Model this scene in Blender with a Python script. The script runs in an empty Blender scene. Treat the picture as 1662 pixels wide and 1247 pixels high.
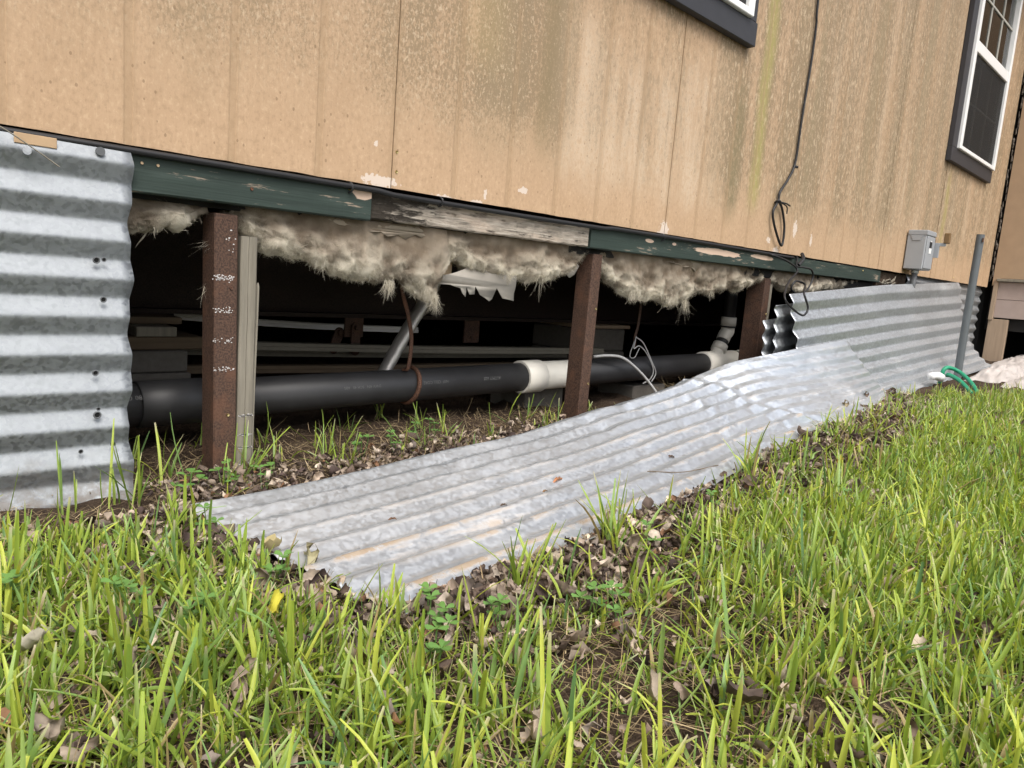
import bpy, math, random
import numpy as np
from mathutils import noise as mn, Vector, Matrix
random.seed(7); rng = np.random.default_rng(11)
SC = bpy.context.scene; COL = SC.collection
R = math.radians

# ------------------------------------------------------------------ camera, sky, sun, exposure
cam_d = bpy.data.cameras.new('camera'); cam = bpy.data.objects.new('camera', cam_d); COL.objects.link(cam)
cam_d.sensor_width = 36; cam_d.lens = 25.67; cam_d.clip_start = .02; cam_d.clip_end = 400
CAM = np.array((-1.0944, -1.5711, .3979))
r_, u_, f_ = (.7103, -.6994, .0785), (.0440, .1557, .9868), (.7024, .6976, -.1414)
rm = Matrix((Vector(r_), Vector(u_), -Vector(f_))).transposed()
q = rm.to_quaternion(); q.normalize()
cam.matrix_world = Matrix.Translation(CAM) @ q.to_matrix().to_4x4()
SC.camera = cam
SUN_EL, SUN_AZ = 56, 205            # azimuth clockwise from +Y: light comes from in front of the house
w = bpy.data.worlds.new('World'); SC.world = w; w.use_nodes = True
nt = w.node_tree; bg = nt.nodes['Background']
sky = nt.nodes.new('ShaderNodeTexSky'); sky.sky_type = 'NISHITA'; sky.sun_disc = False
sky.sun_elevation = R(SUN_EL); sky.sun_rotation = R(SUN_AZ); sky.dust_density = 5; sky.air_density = 1.0; sky.ozone_density = 1.0
hs = nt.nodes.new('ShaderNodeHueSaturation'); hs.inputs['Saturation'].default_value = .55     # overcast: nearly colourless
nt.links.new(sky.outputs[0], hs.inputs['Color']); nt.links.new(hs.outputs[0], bg.inputs[0]); bg.inputs[1].default_value = .15
sd = bpy.data.lights.new('sun', 'SUN'); sd.energy = 1.25; sd.angle = R(30); sd.color = (1, .975, .94)
sun = bpy.data.objects.new('sun', sd); COL.objects.link(sun)
sdir = Vector((math.sin(R(SUN_AZ)) * math.cos(R(SUN_EL)), math.cos(R(SUN_AZ)) * math.cos(R(SUN_EL)), math.sin(R(SUN_EL))))
sun.rotation_euler = sdir.to_track_quat('Z', 'Y').to_euler()
vs = SC.view_settings; vs.view_transform = 'Standard'; vs.look = 'None'; vs.gamma = 1; vs.exposure = .80; vs.use_curve_mapping = False
SC.cycles.max_bounces = 7; SC.cycles.transparent_max_bounces = 12

# ------------------------------------------------------------------ helpers
ROOTLOC = {}
def mk(name, V, F, mat, parent=None, origin=None, smooth=False, col=None, label=None):
    """one mesh object; V in world coordinates. A child keeps its root's frame."""
    V = np.asarray(V, dtype=np.float64).reshape(-1, 3)
    if parent is not None: o0 = np.array(ROOTLOC[parent.name])
    else: o0 = np.array(origin if origin is not None else (V[:, 0].mean(), V[:, 1].mean(), V[:, 2].min()))
    me = bpy.data.meshes.new(name)
    if isinstance(F, np.ndarray):
        n, k = F.shape
        me.vertices.add(len(V)); me.vertices.foreach_set('co', (V - o0).ravel())
        me.loops.add(n * k); me.loops.foreach_set('vertex_index', F.ravel().astype(np.int32))
        me.polygons.add(n); me.polygons.foreach_set('loop_start', np.arange(0, n * k, k, dtype=np.int32))
        me.update(calc_edges=True); me.validate()
    else:
        me.from_pydata([tuple(v) for v in V - o0], [], F); me.update()
    if smooth: me.polygons.foreach_set('use_smooth', np.ones(len(me.polygons), dtype=bool))
    if col is not None:
        a = me.color_attributes.new('Col', 'FLOAT_COLOR', 'POINT'); c = np.ones((len(V), 4)); c[:, :3] = col
        a.data.foreach_set('color', c.ravel())
    if mat is not None: me.materials.append(mat)
    o = bpy.data.objects.new(name, me); COL.objects.link(o)
    if parent is not None: o.parent = parent; ROOTLOC[o.name] = tuple(o0)
    else: o.location = o0; ROOTLOC[o.name] = tuple(o0)
    if label: o['label'] = label
    return o
def tag(o, label, cat, group=None):
    o['label'] = label; o['category'] = cat
    if group: o['group'] = group
    return o
def thing(name, loc, label, cat, group=None):
    o = bpy.data.objects.new(name, None); COL.objects.link(o); o.location = loc; o.empty_display_size = .05
    ROOTLOC[o.name] = tuple(loc); return tag(o, label, cat, group)
class G:
    def __init__(s): s.v = []; s.f = []
    def add(s, V, F):
        b = len(s.v); s.v += [tuple(p) for p in V]; s.f += [tuple(i + b for i in f) for f in F]; return s
    def box(s, x0, x1, y0, y1, z0, z1, bev=0):
        if bev:
            bx = bev
            V = []
            for z, k in ((z0, 1), (z0 + bx, 0), (z1 - bx, 0), (z1, 1)):
                a = bx if k else 0
                for (x, y) in ((x0 + bx, y0 + a), (x1 - bx, y0 + a), (x1 - a, y0 + bx), (x1 - a, y1 - bx), (x1 - bx, y1 - a), (x0 + bx, y1 - a), (x0 + a, y1 - bx), (x0 + a, y0 + bx)):
                    V.append((x, y, z))
            F = [tuple(range(7, -1, -1)), tuple(range(24, 32))]
            for l in range(3):
                for i in range(8): F.append((l * 8 + i, l * 8 + (i + 1) % 8, l * 8 + 8 + (i + 1) % 8, l * 8 + 8 + i))
            return s.add(V, F)
        V = [(x, y, z) for z in (z0, z1) for y in (y0, y1) for x in (x0, x1)]
        return s.add(V, [(0, 2, 3, 1), (4, 5, 7, 6), (0, 1, 5, 4), (2, 6, 7, 3), (0, 4, 6, 2), (1, 3, 7, 5)])
    def tube(s, pts, rad, n=10, cap=True, ecc=1.0):
        P = np.array(pts, float); m = len(P)
        rr = np.full(m, rad, float) if np.isscalar(rad) else np.array(rad, float)
        T = np.gradient(P, axis=0); T /= np.linalg.norm(T, axis=1)[:, None] + 1e-12
        up = np.array((0, 0, 1.)) if abs(T[0][2]) < .9 else np.array((0, 1., 0))
        V = []
        nrm = np.cross(T[0], up); nrm /= np.linalg.norm(nrm)
        for i in range(m):
            nrm = nrm - T[i] * (nrm @ T[i]); nrm /= np.linalg.norm(nrm) + 1e-12; b = np.cross(T[i], nrm)
            for k in range(n):
                a = 2 * math.pi * k / n; V.append(P[i] + rr[i] * (math.cos(a) * nrm + ecc * math.sin(a) * b))
        F = [(i * n + k, i * n + (k + 1) % n, (i + 1) * n + (k + 1) % n, (i + 1) * n + k) for i in range(m - 1) for k in range(n)]
        if cap: F += [tuple(range(n - 1, -1, -1)), tuple(range((m - 1) * n, m * n))]
        return s.add(V, F)
    def mk(s, name, mat, parent=None, **k): return mk(name, s.v, s.f, mat, parent, **k)
def spline(pts, n=8):
    P = [np.array(p, float) for p in pts]; P = [2 * P[0] - P[1]] + P + [2 * P[-1] - P[-2]]; out = []
    for i in range(1, len(P) - 2):
        for k in range(n):
            t = k / n; a, b, c, d = P[i - 1:i + 3]
            out.append(.5 * (2 * b + (c - a) * t + (2 * a - 5 * b + 4 * c - d) * t * t + (3 * b - a - 3 * c + d) * t ** 3))
    out.append(P[-2]); return np.array(out)
def grid_faces(nu, nv):
    i, j = np.meshgrid(np.arange(nu - 1), np.arange(nv - 1), indexing='ij'); a = (i * nv + j).ravel()
    return np.stack([a, a + nv, a + nv + 1, a + 1], 1)
def fbm(x, y, z, o=4): return mn.fractal((x, y, z), 1.0, 2.0, o)
def ground_z(x, y):
    x = np.asarray(x, float); y = np.asarray(y, float)
    return -.092 + .028 * np.clip(x - 1, 0, 5.2) + .006 * np.sin(3.1 * x + 1.3 * y) * np.cos(2.3 * y - .7 * x) + .004 * np.sin(11 * x - 7 * y)

# ------------------------------------------------------------------ materials
class M:
    def __init__(s, name, rough=.6, metal=0., spec=.4):
        s.m = bpy.data.materials.new(name); s.m.use_nodes = True; s.t = s.m.node_tree
        s.b = s.t.nodes['Principled BSDF']; s.set('Roughness', rough); s.set('Metallic', metal); s.set('Specular IOR Level', spec)
        s.geo = s.t.nodes.new('ShaderNodeNewGeometry'); s.pos = s.geo.outputs['Position']
    def n(s, t): return s.t.nodes.new('ShaderNode' + t)
    def L(s, a, b): s.t.links.new(a, b)
    def inp(s, sock, v):
        if isinstance(v, bpy.types.NodeSocket): s.L(v, sock)
        elif isinstance(v, (tuple, list)) and len(v) == 3 and sock.type == 'RGBA': sock.default_value = (*v, 1)
        else: sock.default_value = v
    def set(s, name, v): s.inp(s.b.inputs[name], v)
    def vec(s, sc=(1, 1, 1), off=(0, 0, 0)):
        m = s.n('Mapping'); m.inputs['Scale'].default_value = sc; m.inputs['Location'].default_value = off; s.L(s.pos, m.inputs[0]); return m.outputs[0]
    def noise(s, scale, detail=3, vec=None, rough=.55, dist=0.):
        n = s.n('TexNoise'); s.L(vec if vec is not None else s.pos, n.inputs['Vector']); n.inputs['Scale'].default_value = scale
        n.inputs['Detail'].default_value = detail; n.inputs['Roughness'].default_value = rough; n.inputs['Distortion'].default_value = dist; return n.outputs[0]
    def voro(s, scale, vec=None, out='Color', feature='F1'):
        n = s.n('TexVoronoi'); n.feature = feature; s.L(vec if vec is not None else s.pos, n.inputs['Vector']); n.inputs['Scale'].default_value = scale; return n.outputs[out]
    def math(s, op, a, b=0., c=None, clamp=False):
        n = s.n('Math'); n.operation = op; n.use_clamp = clamp; s.inp(n.inputs[0], a); s.inp(n.inputs[1], b)
        if c is not None: s.inp(n.inputs[2], c)
        return n.outputs[0]
    def step(s, x, lo, hi, a=0., b=1.):
        n = s.n('MapRange'); n.interpolation_type = 'SMOOTHSTEP'; s.inp(n.inputs[0], x)
        for i, v in enumerate((lo, hi, a, b)): n.inputs[i + 1].default_value = v
        return n.outputs[0]
    def mul(s, *xs):
        o = xs[0]
        for x in xs[1:]: o = s.math('MULTIPLY', o, x)
        return o
    def xyz(s, v=None):
        n = s.n('SeparateXYZ'); s.L(v if v is not None else s.pos, n.inputs[0]); return n.outputs
    def mix(s, f, a, b, mode='MIX'):
        n = s.n('Mix'); n.data_type = 'RGBA'; n.blend_type = mode
        s.inp(n.inputs[0], f); s.inp(n.inputs[6], a); s.inp(n.inputs[7], b); return n.outputs[2]
    def ramp(s, f, stops):
        n = s.n('ValToRGB'); s.inp(n.inputs[0], f); e = n.color_ramp.elements
        while len(e) < len(stops): e.new(.5)
        for x, (p, c) in zip(e, stops): x.position = p; x.color = (*c, 1) if len(c) == 3 else c
        return n.outputs[0]
    def bump(s, h, strength=.3, dist=.002):
        n = s.n('Bump'); n.inputs['Strength'].default_value = strength; n.inputs['Distance'].default_value = dist; s.inp(n.inputs['Height'], h)
        s.L(n.outputs[0], s.b.inputs['Normal']); return n
    def col(s, c): s.set('Base Color', c); return s
    def attr(s, name='Col'):
        n = s.n('Attribute'); n.attribute_name = name; return n.outputs['Color']
    def objrand(s): return s.n('ObjectInfo').outputs['Random']

def simple(name, c, rough=.6, metal=0., var=.25, scale=40, bump=.15, spec=.4):
    m = M(name, rough, metal, spec); f = m.noise(scale, 4)
    m.col(m.mix(f, tuple(x * (1 - var) for x in c), tuple(min(1, x * (1 + var)) for x in c)))
    if bump: m.bump(m.noise(scale * 4, 3), bump, .001)
    return m.m

def mat_siding(groove=True):
    m = M('weathered_tan_siding', .75, spec=.25); X, Y, Z = m.xyz()
    grain = m.noise(1, 4, m.vec((210, 210, 24)), rough=.65)
    blot = m.noise(9, 6, m.vec((1, 1, .6)), rough=.7)
    c = m.mix(grain, (.405, .272, .165), (.50, .35, .222))
    c = m.mix(m.step(blot, .35, .7, 0, .45), c, (.36, .24, .142))
    mott = m.noise(1, 5, m.vec((95, 95, 70), (1, 2, 3)), rough=.7); c = m.mix(m.step(mott, .52, .62, 0, .36), c, (.29, .195, .115)); c = m.mix(m.step(mott, .45, .37, 0, .38), c, (.56, .41, .265))
    # mildew: fine speckle, heavier high up and to the right, in runs down the sheet
    far = m.step(X, -.3, 1.6); speck = m.math('ADD', m.math('MULTIPLY', m.noise(1, 6, m.vec((125, 125, 80)), rough=.75), m.math('SUBTRACT', 1., far)), m.math('MULTIPLY', m.noise(1, 6, m.vec((62, 62, 30)), rough=.78), far))
    runs = m.noise(1, 4, m.vec((5.5, 5.5, .55)), rough=.6)
    edge = m.math('ADD', Z, m.math('MULTIPLY', m.math('SUBTRACT', m.noise(7, 3), .5), .22))
    high = m.step(edge, .64, .93)
    right = m.step(X, -.9, .5, .62, 1)
    washx = m.mul(m.step(X, .56, .64), m.step(X, 1.60, 1.52), m.step(edge, .74, .84), m.step(edge, 1.38, 1.28))
    dens = m.mul(high, right, m.step(runs, .28, .62, .5, 1), m.math('SUBTRACT', 1., m.math('MULTIPLY', washx, .25)))
    thr = m.math('SUBTRACT', .60, m.math('MULTIPLY', dens, .20))
    mil = m.math('MULTIPLY', m.math('MULTIPLY', m.math('SUBTRACT', speck, thr), 13, clamp=True), m.math('MULTIPLY', dens, .9, clamp=True))
    # bleached wash below the small window
    xw = m.math('ADD', X, m.math('MULTIPLY', m.math('SUBTRACT', m.noise(1, 3, m.vec((16, 16, 4))), .5), .16)); arch = m.math('ADD', edge, m.math('MULTIPLY', m.math('ABSOLUTE', m.math('SUBTRACT', X, 1.05)), -.28)); runs3 = m.noise(1, 4, m.vec((13, 13, 1.6), (7, 0, 2)), rough=.65)
    wash = m.mul(m.step(xw, .55, .64), m.step(xw, 1.62, 1.48), m.step(edge, .64, .88), m.step(arch, 1.22, 1.02), m.step(runs3, .36, .58, .25, 1))
    wash2 = m.mul(m.step(X, 1.9, 2.6), m.step(m.noise(1, 3, m.vec((9, 9, .8), (4, 0, 0))), .45, .68), m.step(edge, .8, 1.0))
    c = m.mix(m.math('MULTIPLY', m.mul(wash, m.step(speck, .40, .56, .25, 1)), .9), c, (.585, .46, .335))
    c = m.mix(m.math('MULTIPLY', m.mul(wash2, m.step(speck, .36, .56, .35, 1)), .8), c, (.56, .45, .325))
    flake = m.math('MULTIPLY', m.math('MULTIPLY', m.math('SUBTRACT', m.math('ADD', m.math('MULTIPLY', m.noise(1, 5, m.vec((110, 110, 70), (3, 1, 7)), rough=.75), m.math('SUBTRACT', 1., far)), m.math('MULTIPLY', m.noise(1, 5, m.vec((58, 58, 26), (3, 1, 7)), rough=.78), far)), .54), 16, clamp=True), m.math('MULTIPLY', dens, 1.0))
    c = m.mix(m.math('MULTIPLY', dens, .33), c, (.285, .215, .135))
    c = m.mix(mil, c, (.215, .158, .095))
    c = m.mix(m.math('MULTIPLY', flake, .85), c, (.56, .44, .305))
    film = m.mul(dens, m.step(runs, .4, .7), .42)
    c = m.mix(m.math('MULTIPLY', film, .75), c, (.30, .235, .145))
    # green algae run and dark run right of the window
    def run(x0, wd, z0, z1, slope=0.):
        xx = m.math('ADD', X, m.math('MULTIPLY', m.math('SUBTRACT', m.noise(3, 2), .5), .06))
        g = m.math('ABSOLUTE', m.math('SUBTRACT', xx, x0))
        return m.mul(m.step(g, wd, 0), m.step(Z, z0, z0 + .14), m.step(Z, z1, z1 - .2), m.step(speck, .33, .6, .45, 1))
    c = m.mix(m.math('MULTIPLY', run(1.84, .075, .72, 2.4), .75), c, (.33, .30, .095))
    c = m.mix(m.math('MULTIPLY', run(1.66, .075, .66, 1.32), .85), c, (.19, .155, .085))
    c = m.mix(m.math('MULTIPLY', run(.53, .055, .72, 1.7), .75), c, (.225, .17, .095))
    c = m.mix(m.math('MULTIPLY', run(1.02, .03, .8, 1.25), .4), c, (.25, .19, .12)); c = m.mix(m.math('MULTIPLY', run(2.32, .05, .8, 2.6), .5), c, (.25, .20, .12)); c = m.mix(m.math('MULTIPLY', run(3.0, .12, .9, 2.6), .45), c, (.27, .21, .125)); c = m.mix(m.math('MULTIPLY', run(3.75, .10, .9, 2.6), .45), c, (.27, .215, .13))
    c = m.mix(m.math('MULTIPLY', run(2.05, .10, .66, .95), .55), c, (.235, .19, .115))
    c = m.mix(m.math('MULTIPLY', run(4.47, .06, .8, 1.4), .7), c, (.30, .29, .09))
    c = m.mix(m.math('MULTIPLY', run(.28, .14, .9, 2.6), .22), c, (.44, .34, .15))
    # dirt caught along each groove
    if groove:
        ph = m.math('ABSOLUTE', m.math('SUBTRACT', m.math('FRACT', m.math('ADD', m.math('DIVIDE', X, .2032), 100.5)), .5))
        c = m.mix(m.math('MULTIPLY', m.step(ph, .085, .02), .4), c, (.30, .205, .118))
    # fly specks
    sp = m.math('LESS_THAN', m.voro(42, m.vec((1, 1, .7)), 'Distance'), m.math('MULTIPLY', m.noise(14, 1), .20))
    c = m.mix(m.math('MULTIPLY', sp, .6), c, (.20, .13, .075))
    # chipped paint: primer shows at the foot of the sheets
    for (px, pz, rx, rz) in ((-.035, .612, .055, .017), (.17, .598, .04, .010), (.29, .601, .03, .008), (.319, .629, .007, .016), (2.278, .734, .022, .04), (2.03, .661, .02, .014),
                             (1.216, .622, .028, .03), (1.20, .606, .03, .012), (2.11, .62, .03, .02), (.47, .66, .02, .012), (-.05, .70, .006, .008), (2.47, .70, .012, .03)):
        dx = m.math('DIVIDE', m.math('SUBTRACT', X, px), rx); dz = m.math('DIVIDE', m.math('SUBTRACT', Z, pz), rz)
        d = m.math('ADD', m.math('SQRT', m.math('ADD', m.math('MULTIPLY', dx, dx), m.math('MULTIPLY', dz, dz))), m.math('MULTIPLY', m.math('SUBTRACT', m.noise(90, 4), .5), 2.4))
        c = m.mix(m.step(d, .92, .82), c, (.58, .49, .41))
    m.col(c); m.bump(m.math('ADD', m.math('MULTIPLY', grain, .6), m.math('ADD', m.math('MULTIPLY', speck, .5), m.math('MULTIPLY', mott, .5))), .5, .002)
    return m.m

def mat_galv(name, dirt=0., dull=0., spangle=34, base=.66, ro=.3):
    m = M(name, .4, 1.0); X, Y, Z = m.xyz()
    wv = m.vec((1, 1, 1)); d = m.n('TexNoise'); m.L(wv, d.inputs['Vector']); d.inputs['Scale'].default_value = 30
    vv = m.n('VectorMath'); vv.operation = 'MULTIPLY_ADD'; m.L(d.outputs['Color'], vv.inputs[0]); vv.inputs[1].default_value = (.012,) * 3; m.L(wv, vv.inputs[2])
    sp = m.n('SeparateXYZ'); m.L(m.voro(spangle * 3, vv.outputs[0]), sp.inputs[0]); cell = sp.outputs[0]
    fine = m.noise(160, 3)
    k = m.math('ADD', m.math('MULTIPLY', cell, .75 * (1 - dull)), m.math('MULTIPLY', fine, .3 if dull < .8 else .14))
    c = m.ramp(k, [(.08 if dull < .8 else 0., (base * .74, base * .785, base * .82)), (.35 if dull < .8 else .13, (base * .89, base * .94, base * .985)), (.62 if dull < .8 else .42, (min(1, base * 1.08), min(1, base * 1.14), min(1, base * 1.18)))])
    cl = m.noise(3.5, 4)
    c = m.mix(m.step(cl, .45, .75, 0, .18 * min(1, dull * 2)), c, (base * .74, base * .78, base * .82))
    met = 1.0; rough = m.math('ADD', ro, m.math('MULTIPLY', cell, .18))
    if dirt:
        st = m.noise(1, 5, m.vec((1.3, 11, 11)), rough=.65, dist=.3); st2 = m.noise(22, 4, rough=.65)
        at = m.xyz(m.attr()); groove = m.step(m.math('ADD', at[0], m.math('MULTIPLY', m.math('SUBTRACT', st2, .5), .5)), .34, .08); low = m.step(at[1], .25, .95, .25, 1.25)
        f = m.math('MULTIPLY', m.math('ADD', m.mul(groove, m.step(st, .42, .58), m.step(st2, .34, .56), low, .95), m.mul(m.step(st, .57, .69), m.step(st2, .42, .62), low, .9)), dirt, clamp=True)
        c = m.mix(f, c, m.mix(m.noise(40, 2), (.26, .19, .125), (.40, .335, .26)))
        chalk = m.mul(m.step(m.noise(2.2, 4, m.vec((1, 1, 1), (5, 2, 0))), .52, .68), m.step(st2, .3, .7), .3)
        c = m.mix(chalk, c, (.62, .61, .59))
        met = m.math('SUBTRACT', 1 - .18 * dull, m.math('ADD', m.math('MULTIPLY', f, .75), m.math('MULTIPLY', chalk, .5)), clamp=True)
        rough = m.math('ADD', rough, m.math('ADD', m.math('MULTIPLY', f, .3), m.math('MULTIPLY', chalk, .2)))
    else:
        mud = m.mul(m.step(m.math('ADD', Z, m.math('MULTIPLY', m.noise(18, 4), .16)), .08, -.06), m.step(m.noise(60, 4), .35, .6), .7)
        c = m.mix(mud, c, (.17, .125, .085)); met = m.math('SUBTRACT', 1., mud); rough = m.math('ADD', rough, m.math('MULTIPLY', mud, .3))
    m.col(c); m.set('Metallic', met); m.set('Roughness', rough); m.bump(m.math('ADD', m.math('MULTIPLY', fine, .4), m.math('MULTIPLY', m.noise(14, 3), .5)), (.10 - .05 * dull), .003)
    return m.m

def mat_painted_wood(name, paint, bare, amount):
    m = M(name, .62, spec=.3); X, Y, Z = m.xyz()
    g = m.noise(1, 4, m.vec((5, 60, 170)), rough=.6); big = m.noise(1, 4, m.vec((4, 14, 26)), rough=.6)
    p = m.mix(g, tuple(x * .62 for x in paint), tuple(x * 1.4 for x in paint))
    p = m.mix(m.step(big, .5, .72, 0, .5), p, tuple(x * 1.7 + .02 for x in paint))
    b = m.mix(g, tuple(x * .7 for x in bare), bare)
    sc = m.math('ADD', m.math('MULTIPLY', big, .6), m.math('MULTIPLY', m.noise(1, 4, m.vec((14, 60, 190)), rough=.7), .5))
    f = m.step(sc, amount, amount + .03)
    m.col(m.mix(f, p, b)); m.bump(m.math('SUBTRACT', g, m.math('MULTIPLY', f, .4)), .5, .002); return m, p, f, b

def mat_green_board():
    m, p, f, b = mat_painted_wood('peeling_green_paint', (.027, .041, .034), (.30, .245, .185), .645)
    X, Y, Z = m.xyz(); c = m.mix(f, p, b)
    for (px, pz, rx, rz) in ((1.62, .573, .20, .014), (2.02, .582, .12, .011), (1.14, .575, .03, .007), (-.075, .578, .035, .017), (1.3, .577, .015, .006)):
        dx = m.math('DIVIDE', m.math('SUBTRACT', X, px), rx); dz = m.math('DIVIDE', m.math('SUBTRACT', Z, pz), rz)
        d = m.math('ADD', m.math('SQRT', m.math('ADD', m.math('MULTIPLY', dx, dx), m.math('MULTIPLY', dz, dz))), m.math('MULTIPLY', m.math('SUBTRACT', m.noise(1, 3, m.vec((20, 60, 90))), .5), .8))
        c = m.mix(m.step(d, .95, .85), c, (.55, .41, .31))
    m.col(c); return m.m
def mat_rotten():
    m = M('rotten_grey_wood', .85, spec=.15); X, Y, Z = m.xyz()
    g = m.noise(1, 5, m.vec((9, 80, 150)), rough=.7); s = m.noise(1, 5, m.vec((14, 60, 70)), rough=.7, dist=.4)
    c = m.ramp(g, [(.25, (.10, .085, .07)), (.5, (.32, .28, .23)), (.75, (.52, .47, .40))])
    left = m.step(X, .22, -.03, .0, .26)
    rot = m.step(m.math('ADD', s, m.math('ADD', left, m.step(Z, .55, .6, 0, .10))), .60, .74)
    c = m.mix(m.math('MULTIPLY', rot, .93), c, (.022, .018, .014))
    c = m.mix(m.mul(m.step(m.noise(1, 3, m.vec((5, 9, 22))), .52, .62), m.step(X, -.02, .2), .45), c, (.52, .42, .33))
    m.col(c); m.bump(m.math('SUBTRACT', g, m.math('MULTIPLY', rot, 1.5)), .9, .006); return m.m
def mat_rust(name, c1=(.036, .021, .015), c2=(.098, .055, .037), speck=.5):
    m = M(name, .72, spec=.3); n1 = m.noise(220, 4, rough=.65); n2 = m.noise(18, 4)
    c = m.mix(m.step(n1, .35, .65), c1, c2); c = m.mix(m.math('MULTIPLY', m.step(n2, .5, .7), speck), c, (c2[0] * 1.25, c2[1] * 1.05, c2[2] * .9))
    m.col(c); m.bump(n1, .45, .0015); return m.m
def mat_wood(name, c, streak=.35, scale=(60, 60, 4)):
    m = M(name, .8, spec=.2); g = m.noise(1, 5, m.vec(scale), rough=.65); b = m.noise(6, 3)
    k = m.mix(g, tuple(x * (1 - streak) for x in c), tuple(min(1, x * (1 + streak)) for x in c)); k = m.mix(m.math('MULTIPLY', b, .35), k, tuple(x * .55 for x in c))
    m.col(k); m.bump(g, .6, .003); return m.m
def mat_attr(name, rough=.6, trans=0., bump=0., spec=.3, rnd=0.):
    m = M(name, rough, 0, spec); c = m.attr()
    if rnd:
        v = m.n('HueSaturation'); m.L(c, v.inputs['Color']); m.L(m.math('ADD', 1 - rnd / 2, m.math('MULTIPLY', m.objrand(), rnd)), v.inputs['Value']); c = v.outputs[0]
    c = m.mix(m.math('MULTIPLY', m.noise(130, 2), .5), c, m.mix(1., c, (.72, .72, .72), 'MULTIPLY'))
    m.col(c)
    if bump: m.bump(m.noise(1, 4, m.vec((420, 420, 160) if bump > .8 else (300, 300, 300)), rough=.7), bump, .003 if bump > .8 else .001)
    if trans:
        t = m.n('BsdfTranslucent'); m.L(m.mix(1., c, (1.25, 1.2, .7), 'MULTIPLY'), t.inputs['Color'])
        x = m.n('MixShader'); x.inputs[0].default_value = trans; m.L(m.b.outputs[0], x.inputs[1]); m.L(t.outputs[0], x.inputs[2])
        m.L(x.outputs[0], m.t.nodes['Material Output'].inputs['Surface'])
    return m.m
def mat_soil():
    m = M('soil', .95, spec=.1); a = m.noise(9, 6, rough=.7); b = m.noise(120, 4)
    c = m.ramp(m.math('ADD', m.math('MULTIPLY', a, .6), m.math('MULTIPLY', b, .4)), [(.3, (.030, .021, .015)), (.55, (.075, .052, .036)), (.75, (.15, .115, .08))])
    m.col(c); m.bump(m.math('ADD', a, b), .9, .02); return m.m
def mat_glass():
    m = M('window_glass', .03); t = m.t; tr = m.n('BsdfTransparent'); tr.inputs[0].default_value = (.82, .84, .82, 1)
    gl = m.n('BsdfGlossy'); gl.inputs['Roughness'].default_value = .02
    fr = m.n('Fresnel'); fr.inputs[0].default_value = 1.5; x = m.n('MixShader'); m.L(fr.outputs[0], x.inputs[0]); m.L(tr.outputs[0], x.inputs[1]); m.L(gl.outputs[0], x.inputs[2])
    m.L(x.outputs[0], t.nodes['Material Output'].inputs['Surface']); return m.m
def mat_screen():
    m = M('insect_screen', .7); m.col((.016, .0165, .016)); t = m.t; tr = m.n('BsdfTransparent'); x = m.n('MixShader'); x.inputs[0].default_value = .4
    m.L(m.b.outputs[0], x.inputs[1]); m.L(tr.outputs[0], x.inputs[2]); m.L(x.outputs[0], t.nodes['Material Output'].inputs['Surface']); return m.m

SIDING = mat_siding(); GREEN = mat_green_board(); ROT = mat_rotten()
SIDING2 = simple('tan_side_wall_paint', (.35, .245, .155), .75, var=.12, scale=14)
GALV_NEW = mat_galv('spangled_galvanized_steel', 0, 0, 46, .37, .64); GALV_OLD = mat_galv('stained_galvanized_steel', 1., .93, 44, .68, .34); GALV_MID = mat_galv('dull_galvanized_steel', .25, .3, 44, .50, .44)
RUSTP = mat_rust('brown_primed_rusty_steel'); RUSTD = mat_rust('dark_rusty_steel', (.016, .011, .009), (.035, .023, .018), .3); RUSTB = mat_rust('bright_rust', (.060, .030, .020), (.135, .068, .042), .5)
WOODG = mat_wood('grey_weathered_wood', (.215, .195, .155), .65, (70, 70, 5)); WOODT = mat_wood('old_timber', (.13, .095, .062), .4, (6, 60, 60)); WOODP = mat_wood('tan_weathered_wood', (.36, .27, .19))
CHAR = simple('charcoal_trim_paint', (.032, .032, .036), .55, var=.2, scale=20); WHITEV = simple('white_vinyl', (.78, .78, .76), .35, var=.04, scale=8, bump=0)
MUNTIN = simple('beige_muntin', (.42, .41, .36), .5, var=.05, bump=0); GLASS = mat_glass(); SCREEN = mat_screen(); ROOM = simple('dim_room_paint', (.30, .27, .21), .9, var=.1, bump=0); CURT = simple('dark_teal_cloth', (.035, .05, .05), .9); BLIND = simple('blind_vinyl', (.16, .16, .155), .6, bump=0)
ABS = simple('black_abs_plastic', (.024, .024, .025), .50, var=.5, scale=14, bump=.08, spec=.5); PVC = simple('white_pvc_plastic', (.74, .71, .63), .42, var=.06, scale=25, bump=.05)
PRINT = simple('faded_white_print', (.12, .12, .118), .7, bump=0); CABLE = simple('black_cable_sheath', (.012, .012, .013), .5, bump=0); GREYC = simple('grey_cable_sheath', (.46, .46, .45), .5, bump=0)
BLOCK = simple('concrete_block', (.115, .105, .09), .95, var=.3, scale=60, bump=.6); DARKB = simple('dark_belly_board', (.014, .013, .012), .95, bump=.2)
PAINTG = simple('grey_enamel', (.30, .315, .33), .42, var=.08, scale=15, bump=.04); DKGREY = simple('dark_grey_plastic', (.10, .105, .11), .5, bump=0); CONDUIT = simple('grey_pvc_conduit', (.10, .112, .118), .45, var=.15, scale=12, bump=.05)
GREENH = simple('green_hose_rubber', (.018, .24, .13), .42, var=.12, bump=0); PINK = simple('faded_pink_paint', (.36, .285, .25), .8, var=.12, scale=18, bump=.3)
PLASTIC = simple('dirty_white_plastic', (.42, .385, .36), .45, var=.3, scale=12, bump=.1); BRASS = simple('yellow_zinc', (.55, .44, .20), .35, 1., bump=0); HOLE = simple('hole_black', (.006, .006, .006), 1, bump=0)
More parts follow.
